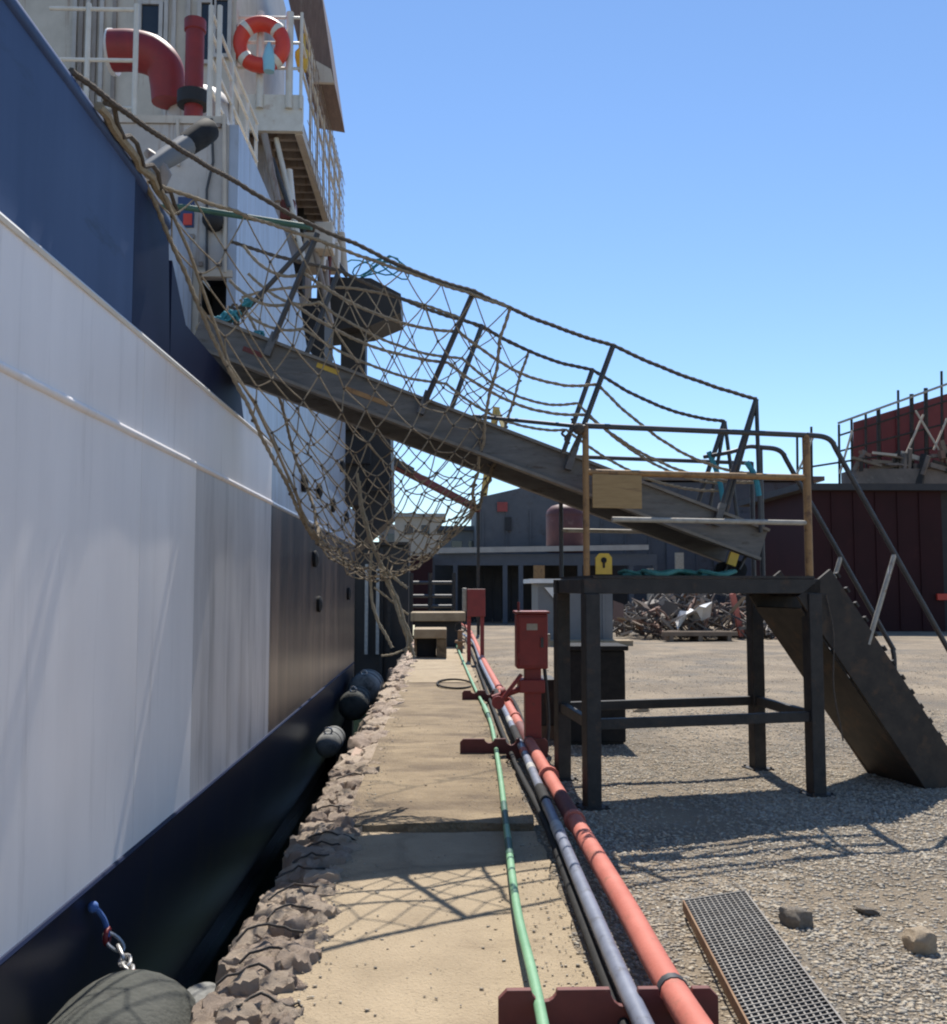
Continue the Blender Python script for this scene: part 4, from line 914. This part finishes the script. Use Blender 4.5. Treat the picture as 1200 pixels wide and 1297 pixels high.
# ------------------------------------------------------------------ quay end steps, kiosk, sheds, far things
sp = thing('step_block', (-.2, 22.5, 0), 'pale concrete step blocks with dark gaps at the quay end', 'steps')
p, q = at(524, 834, 22), at(566, 797, 22)
MB().box(p.x, q.x, 22.0, 23.2, q.z-.2, q.z).build('slab', M['concrete'], sp, bevel=.02)
MB().box(q.x-.22, q.x, 22.05, 23.2, .0, q.z-.205).build('pier', M['concrete_dirty'], sp, bevel=.02)
MB().box(p.x, p.x+.06, 22.3, 23.2, .0, q.z-.205).build('pier', M['concrete_dirty'], sp)
MB().box(p.x+.07, q.x-.23, 22.5, 23.2, .0, q.z-.21).build('gap_shade', M['dark'], sp)  # solid near-black filler, shade of the gap painted in
p, q = at(520, 788, 26), at(590, 776, 26)
MB().box(p.x, q.x, 26, 27.5, q.z-.22, q.z).build('slab', M['concrete'], sp, bevel=.02)
MB().box(p.x+.1, q.x-.1, 26.3, 27.4, 0, q.z-.225).build('pier', M['dark'], sp)  # set back in near-black, shade below the slab put into its colour
fn = thing('barrier_rail', (-.4, 30, 0), 'dark pipe barrier behind the pale step blocks', 'barrier')
for px in (521, 545, 575): p = at(px, 760, 30); MB().tube([(p.x, 30, 0), (p.x, 30, 2.0)], .06, 8).build('post', M['steel'], fn, smooth=True)
for py in (738, 755, 768): a, b2 = at(521, py, 30), at(575, py, 30); MB().tube([a, b2], .05, 8).build('rail', M['rail_dark'], fn, smooth=True)
cs = thing('dock_caisson', (-3, 33, -1.7), 'black steel dock gate behind the stern of the ship', 'dock gate')
MB().box(-9, -1.05, 32, 34, -2.5, 2.9).build('wall', M['caisson'], cs)
for k in range(8): MB().box(-8.6+k*.95, -8.5+k*.95, 31.85, 31.998, -2, 2.8).build('rib', M['caisson'], cs)
MB().box(-9, -1.05, 31.8, 34.1, 2.902, 3.0).build('walkway', M['steel'], cs)
for k in range(3): MB().box(-2.4+.35*k, -2.3+.35*k, 31.7, 31.79, -.5, 2.3).build('ladder_rail', M['greyband' if k < 2 else 'steel'], cs)

# grey kiosk with white roof rim
ks = thing('kiosk', (3.6, 28, 0), 'small grey kiosk with white roof rim behind the platform', 'kiosk')
p, q = at(682, 812, 28), at(776, 739, 28)
MB().box(p.x, q.x, 28, 30, 0, q.z).build('wall', M['kiosk'], ks)
for k, px in enumerate((705, 740, 765)):
    a = at(px, 800, 28); MB().box(a.x-.03, a.x+.03, 27.96, 27.998, .05, q.z-.05).build('wall_rib', M['kiosk'], ks)
a, b2 = at(672, 741, 27.8), at(778, 734, 27.8)
MB().box(a.x, b2.x, 27.8, 30.2, b2.z-.10, b2.z+.02).build('roof', M['whitepaint'], ks)
a, b2 = at(690, 762, 27.9), at(712, 744, 27.9)
MB().prism([V((a.x, 27.9, b2.z-.0)), V((b2.x, 27.9, b2.z)), V((b2.x, 27.9, a.z)), V((b2.x-.15, 27.9, a.z))], (0, .09, 0)).build('bracket', M['whitepaint'], ks)
p = at(700, 815, 27); MB().box(p.x-.6, p.x+2.2, 27.2, 27.95, .0, .14).build('step', M['concrete'], ks)

# canopy shed
SY = 44
shd = thing('canopy_shed', (3.5, 48, 0), 'long low dark canopy shed with a pale roof edge across the yard', 'shed')
a, b2 = at(555, 702, SY), at(822, 690, SY)
MB().hexa([V((a.x,SY,a.z+.04)),V((b2.x,SY,b2.z-.22)),V((b2.x,SY+8,b2.z+.08)),V((a.x,SY+8,a.z+.28)),V((a.x,SY,a.z+.28)),V((b2.x,SY,b2.z)),V((b2.x,SY+8,b2.z+.32)),V((a.x,SY+8,a.z+.5))]).build('roof', M['roof_pale'], shd)
c, d = at(545, 716, SY+.3), at(832, 701, SY+.3)
MB().box(c.x, d.x, SY+.3, SY+.5, c.z, a.z+.02).build('fascia', M['shed_grey'], shd)
MB().box(a.x-.6, d.x, SY+7.4, SY+7.8, 0, 3.2).build('back_wall', M['shed_dark'], shd)
for px in (548, 577, 640, 660, 735, 800, 830):
    p = at(px, 760, SY+.4); MB().box(p.x-.1, p.x+.1, SY+.31, SY+.49, 0, c.z-.002).build('post', M['shed_grey'], shd)
c, d = at(578, 788, SY+3), at(660, 722, SY+3)
for k in range(7):
    x = c.x+(d.x-c.x)*k/7; MB().box(x, x+(d.x-c.x)/7-.05, SY+3, SY+3.1, 0, d.z).build('wall_panel', M['shed_dark'], shd)
c, d = at(515, 740, SY-1), at(548, 704, SY-1)
MB().box(c.x, d.x, SY-1, SY+3, 0, d.z).build('side_room', M['oxwall'], shd)
for (xa, xb, ya, yb) in ((676,690,716,735),(820,828,720,760),(856,866,700,745)):
    p, q = at(xa, yb, SY+.2), at(xb, ya, SY+.2); MB().box(p.x, q.x, SY+.15, SY+.29, p.z, q.z).build('fixture', M['rail_pale' if xa > 800 else 'yellow'], shd)

# red tank on the canopy roof
tk = at(716, 690, 46); zt0 = tk.z-.35
tkt = thing('red_tank', (tk.x, 46, zt0), 'round topped dark red tank standing on the canopy roof', 'tank')
MB().lathe([(.82,0),(.86,.1),(.86,1.75),(.80,1.95),(.6,2.12),(.3,2.2),(.001,2.22)], (tk.x, 46, zt0), (0,0,1), 28).build('shell', M['tank'], tkt, smooth=True)
for h in (.25, 1.7): MB().lathe([(.862,-.03),(.885,-.03),(.885,.03),(.862,.03)], (tk.x, 46, zt0+h), (0,0,1), 28).build('band', M['tank'], tkt, smooth=True)

# grey steel block behind
blk = thing('grey_block', (10, 56, 0), 'big dark grey steel building block behind the shed and gangway', 'building')
BY = 54
poly = [at(603,742,BY), at(603,642,BY), at(611,629,BY), at(690,611,BY), at(1032,611,BY), at(1032,760,BY)]
for q in poly: q.y = BY
poly[0].z = 0; poly[-1].z = 0
MB().prism(poly, (0, 9, 0)).build('wall', M['hullgrey'], blk)
a, b2 = at(690, 612, BY-.2), at(1045, 606, BY-.2); MB().box(a.x, b2.x, BY-.2, BY+9.2, b2.z-.12, b2.z+.12).build('roof_edge', M['rubble'], blk)
for k in range(14):
    px = 612+k*30; p = at(px, 660, BY); MB().box(p.x-.05, p.x+.05, BY-.08, BY-.003, .1, p.z+.6).build('wall_rib', M['hullgrey'], blk)
for (xa, xb, ya, yb, m) in ((630,643,636,648,'oxide'),(640,648,655,672,'dark'),(770,780,640,655,'dark'),(845,860,650,735,'shed_grey'),(880,900,640,660,'rail_pale'),(905,960,650,735,'shed_grey'),(975,1010,630,735,'kiosk'),(1008,1030,640,735,'shed_grey')):
    p, q = at(xa, yb, BY-.1), at(xb, ya, BY-.1); MB().box(p.x, q.x, BY-.15, BY-.09, p.z, q.z).build('panel', M[m], blk)
for k, (pa, pb, Y, m, lab) in enumerate((((560,700),(622,672),58,'kiosk','small grey flat roofed hut left of the grey block'),((500,700),(560,655),75,'beigefar','pale beige far building glimpsed through the net'),((480,700),(530,668),95,'kiosk','grey far building behind the beige one'))):
    p, q = at(pa[0], pa[1], Y), at(pb[0], pb[1], Y)
    t = thing('far_building', ((p.x+q.x)/2, Y+2, 0), lab, 'building')
    MB().box(p.x, q.x, Y, Y+5, 0, q.z).build('wall', M[m], t); MB().box(p.x-.3, q.x+.3, Y-.3, Y+5.3, q.z+.002, q.z+.25).build('roof', M['roof_pale' if k else 'shed_grey'], t)
    for j in range(2):
        x = p.x+(q.x-p.x)*(.3+.35*j); MB().box(x-.3, x+.3, Y-.04, Y-.003, q.z-1.3, q.z-.6).build('window', M['glass'], t)

# dark red hall at right
RY = 36
hall = thing('red_hall', (15.5, 40, 0), 'dark red steel hall with flat black eaves at right', 'building')
a, b2 = at(1030, 800, RY), at(1192, 622, RY)
MB().box(a.x, b2.x, RY, RY+7, 0, b2.z).build('wall', M['oxwall'], hall)
for k in range(1, 6):
    x = a.x+(b2.x-a.x)*k/6; MB().box(x-.03, x+.03, RY-.05, RY-.003, .05, b2.z-.05).build('wall_rib', M['oxwall'], hall)
c = at(1012, 612, RY-.3); MB().box(c.x, b2.x+3.5, RY-.3, RY+7.3, b2.z+.002, c.z).build('roof', M['shed_dark'], hall)
d = at(1200, 700, RY); MB().box(b2.x+.002, b2.x+3, RY+.4, RY+7, 0, b2.z).build('side_bay', M['shed_dark'], hall)
p, q = at(1188, 760, RY-.1), at(1215, 752, RY-.1); MB().box(p.x, q.x, RY-.12, RY-.01, p.z, q.z).build('door_rail', M['orange'], hall)

# ship section on the slip with scaffold
HY = 46
hb = thing('hull_section', (23, 50, 0), 'oxide red ship section under repair behind the hall', 'hull section')
poly = [at(1081,620,HY), at(1081,535,HY), at(1215,494,HY), at(1330,470,HY), at(1330,620,HY)]
for q in poly: q.y = HY
MB().prism(poly, (4.5, 5, 0)).build('plating', M['oxhull'], hb)
for k in range(7):
    px = 1098+k*20; p = at(px, 575, HY); t_ = at(px, 535-(px-1081)*.306+4, HY); MB().box(p.x-.06, p.x+.06, HY-.09, HY-.003, p.z-1, t_.z).build('frame_rib', M['oxhull'], hb)
MB().box(poly[0].x+.2, poly[3].x, HY+.2, HY+5, 0, poly[0].z).build('keel_block', M['rubble'], hb)
sc = thing('scaffold', (20, 45, 0), 'tube scaffold with rails climbing beside the red ship section', 'scaffold')
SYf = 44.6
for px in (1010, 1028, 1063, 1079, 1097, 1113, 1138, 1155, 1173, 1193, 1212):
    top = 556-(px-1010)*.42+(4 if px % 2 else -8); p = at(px, 612, SYf); q = at(px, top if px != 1193 else 470, SYf)
    MB().tube([V((p.x,SYf,p.z-2)), q], .055 if px % 3 else .09, 6).build('standard', M['stairsteel'], sc, smooth=True)
for dy, m in ((0,'rail_pale'), (16,'stairsteel'), (38,'stairsteel'), (60, 'stairsteel')):
    xa = 1062 if dy < 50 else 1010
    MB().tube([at(xa, 536+dy-(0 if dy < 30 else 2), SYf-.1), at(1215, 481+dy+(dy*.35), SYf-.1)], .06 if dy == 0 else .05, 6).build('ledger', M[m], sc, smooth=True)
rk = random.Random(3)
for k in range(34):
    xa = rk.uniform(1083, 1225); ya = rk.uniform(572, 596); p = at(xa, ya, SYf-rk.uniform(.2, .9)); L_ = rk.uniform(.3, 1.5); an = rk.choice([rk.uniform(-.35, .15), rk.uniform(1.1, 1.9)])
    d_ = V((math.cos(an), rk.uniform(-.3, .3), math.sin(an)))*L_
    MB().bar(p-d_/2, p+d_/2, rk.uniform(.06, .3), rk.uniform(.06, .22)).build('debris_board', M[rk.choice(['rubble', 'timber', 'rubble', 'beigefar', 'stairsteel', 'scrap'])], sc)
p, q = at(1083, 613, SYf-.3), at(1230, 594, SYf-.3); MB().box(p.x, q.x, SYf-.6, SYf+1.2, p.z, q.z-.03).build('deck', M['rubble'], sc)
for (a, b2) in (((1148,575),(1170,525)),((1160,520),(1190,570)),((1183,570),(1200,530)),((1064,600),(1080,545)),((1010,600),(1030,555))):
    MB().tube([at(*a, SYf-.2), at(*b2, SYf-.2)], .05, 6).build('diagonal_brace', M['beigefar'], sc, smooth=True)

# harbour crane and boom
cr = thing('harbour_crane', (4, 120, 0), 'distant ochre harbour crane rising between net and gangway', 'crane')
def lattice(p, q, w, n, r):
    mb = MB(); p, q = V(p), V(q); s1 = V((w/2,0,0)); s2 = V((0,w/2,0)); cs_ = [s1+s2, s1-s2, -s1-s2, -s1+s2]
    for c in cs_: mb.tube([p+c, q+c*.4], r, 5)
    for i in range(n):
        f, f2 = i/n, (i+1)/n
        for k in range(4): mb.tube([p.lerp(q, f)+cs_[k]*(1-.6*f), p.lerp(q, f2)+cs_[(k+1) % 4]*(1-.6*f2)], r*.7, 4)
    return mb
a, b2 = at(594, 690, 120), at(629, 516, 120); a.z = 0
MB().bar(a, b2, .8, .8, (0,1,0)).build('tower', M['craneyellow'], cr)
MB().bar(b2+V((.1,0,-.3)), at(646, 562, 116), .5, .5, (0,1,0)).build('jib', M['craneyellow'], cr)
MB().box(a.x-2, a.x+2, 118, 122, 0, 5).build('base', M['craneyellow'], cr)
MB().tube([b2, at(606, 600, 119)], .1, 5).build('stay', M['craneyellow'], cr)
bmn = thing('steel_boom', at(545, 615, 32), 'rusty brown boom reaching down right from behind the stern', 'boom')
a, b2 = at(478, 578, 30), at(606, 645, 34)
MB().bar(a, b2, .2, .2).build('boom', M['plate_red'], bmn); MB().bar(a+V((0,0,.06)), a.lerp(b2, .3)+V((0,0,.06)), .3, .22).build('stiffener', M['steel'], bmn)
MB().bar(b2-V((0,0,.1)), V((b2.x, b2.y, 0)), .1, .1, (0,1,0)).build('support', M['steel'], bmn)

# scrap heap
rs = random.Random(11); sm = MB(); shp = MB()
for k in range(420):
    px = rs.uniform(785, 1000); Y = rs.uniform(30.5, 34.5); base = at(px, 800, Y); hgt = 1.5*max(.15, 1-((px-880)/135)**2)*(.55+.45*(Y-30)/4)
    z = rs.uniform(.05, hgt); L_ = rs.uniform(.3, 1.3); d = V((rs.uniform(-1,1), rs.uniform(-1,1), rs.uniform(-.5,.7))).normalized()*L_
    c = V((base.x, Y, z))
    if c.z-abs(d.z)/2 < .03: c.z = abs(d.z)/2+.03
    t = rs.random()
    if t < .55: sm.bar(c-d/2, c+d/2, rs.uniform(.03,.10), rs.uniform(.03,.1))
    elif t < .75: sm.tube([c+V((rs.uniform(.15,.35)*math.cos(i*.8), .15*math.sin(i*.8), .25*math.sin(i*.8+k))) for i in range(8)], .03, 5, closed=True)
    else: sm.obox(c, d*.6, V((rs.uniform(-.3,.3), rs.uniform(.1,.4), rs.uniform(-.2,.2))), V((0,0,.02)))
tag(sm.build('scrap_heap', M['scrap'], fixn=True), 'tangled heap of rusty scrap metal in the yard behind the platform', 'scrap', kind='stuff')
c = at(882, 790, 30.2); w_ = MB()
rr = random.Random(5); gridp = [[V((c.x-.5+.2*i, 30.2+.25*j, .55+.28*rr.uniform(-1,1)+.07*i)) for i in range(6)] for j in range(4)]
w_.add([p for r in gridp for p in r], [(j*6+i, j*6+i+1, (j+1)*6+i+1, (j+1)*6+i) for j in range(3) for i in range(5)])
ws = w_.build('crumpled_sheet', M['whitepaint']); so_ = ws.modifiers.new('thick', 'SOLIDIFY'); so_.thickness = .01
tag(ws, 'crumpled white sheet lying on the scrap heap', 'sheet')
pt = thing('timber_pallet', (at(885,808,29.8).x, 29.8, 0), 'flat stack of weathered timber in front of the scrap', 'timber')
p, q = at(836, 806, 29.8), at(930, 806, 29.8)
for k in range(5): MB().box(p.x+.1*k, q.x-.08*k, 29.4+.22*k, 29.58+.22*k, .16, .28+.01*(k % 2)).build('board', M['timber'], pt)
for k in range(3): x = p.x+.2+(q.x-p.x-.5)*k/2; MB().box(x, x+.12, 29.4, 30.5, 0, .158).build('bearer', M['timber'], pt)
for (px, lab) in ((937, 'leaning orange rusty post in the scrap yard'),):
    a, b2 = at(940, 806, 31), at(928, 752, 31); tag(MB().bar(a, b2, .16, .16, (0,1,0)).build('orange_post', M['salmon']), lab, 'post')
c = at(960, 790, 33.5); dk = thing('scrap_bin', (c.x, 33.5, 0), 'black open scrap bin right of the leaning orange post', 'bin')
p, q = at(945, 802, 33), at(1022, 752, 33)
MB().hexa([(p.x+.2,33,0),(q.x-.2,33,0),(q.x-.2,34.5,0),(p.x+.2,34.5,0),(p.x,32.9,q.z),(q.x,32.9,q.z),(q.x,34.6,q.z),(p.x,34.6,q.z)]).build('body', M['shed_dark'], dk)
MB().box(p.x-.05, q.x+.05, 32.85, 34.65, q.z+.002, q.z+.08).build('rim', M['scrap'], dk)
a, b2 = gz(912,860), gz(912,858)
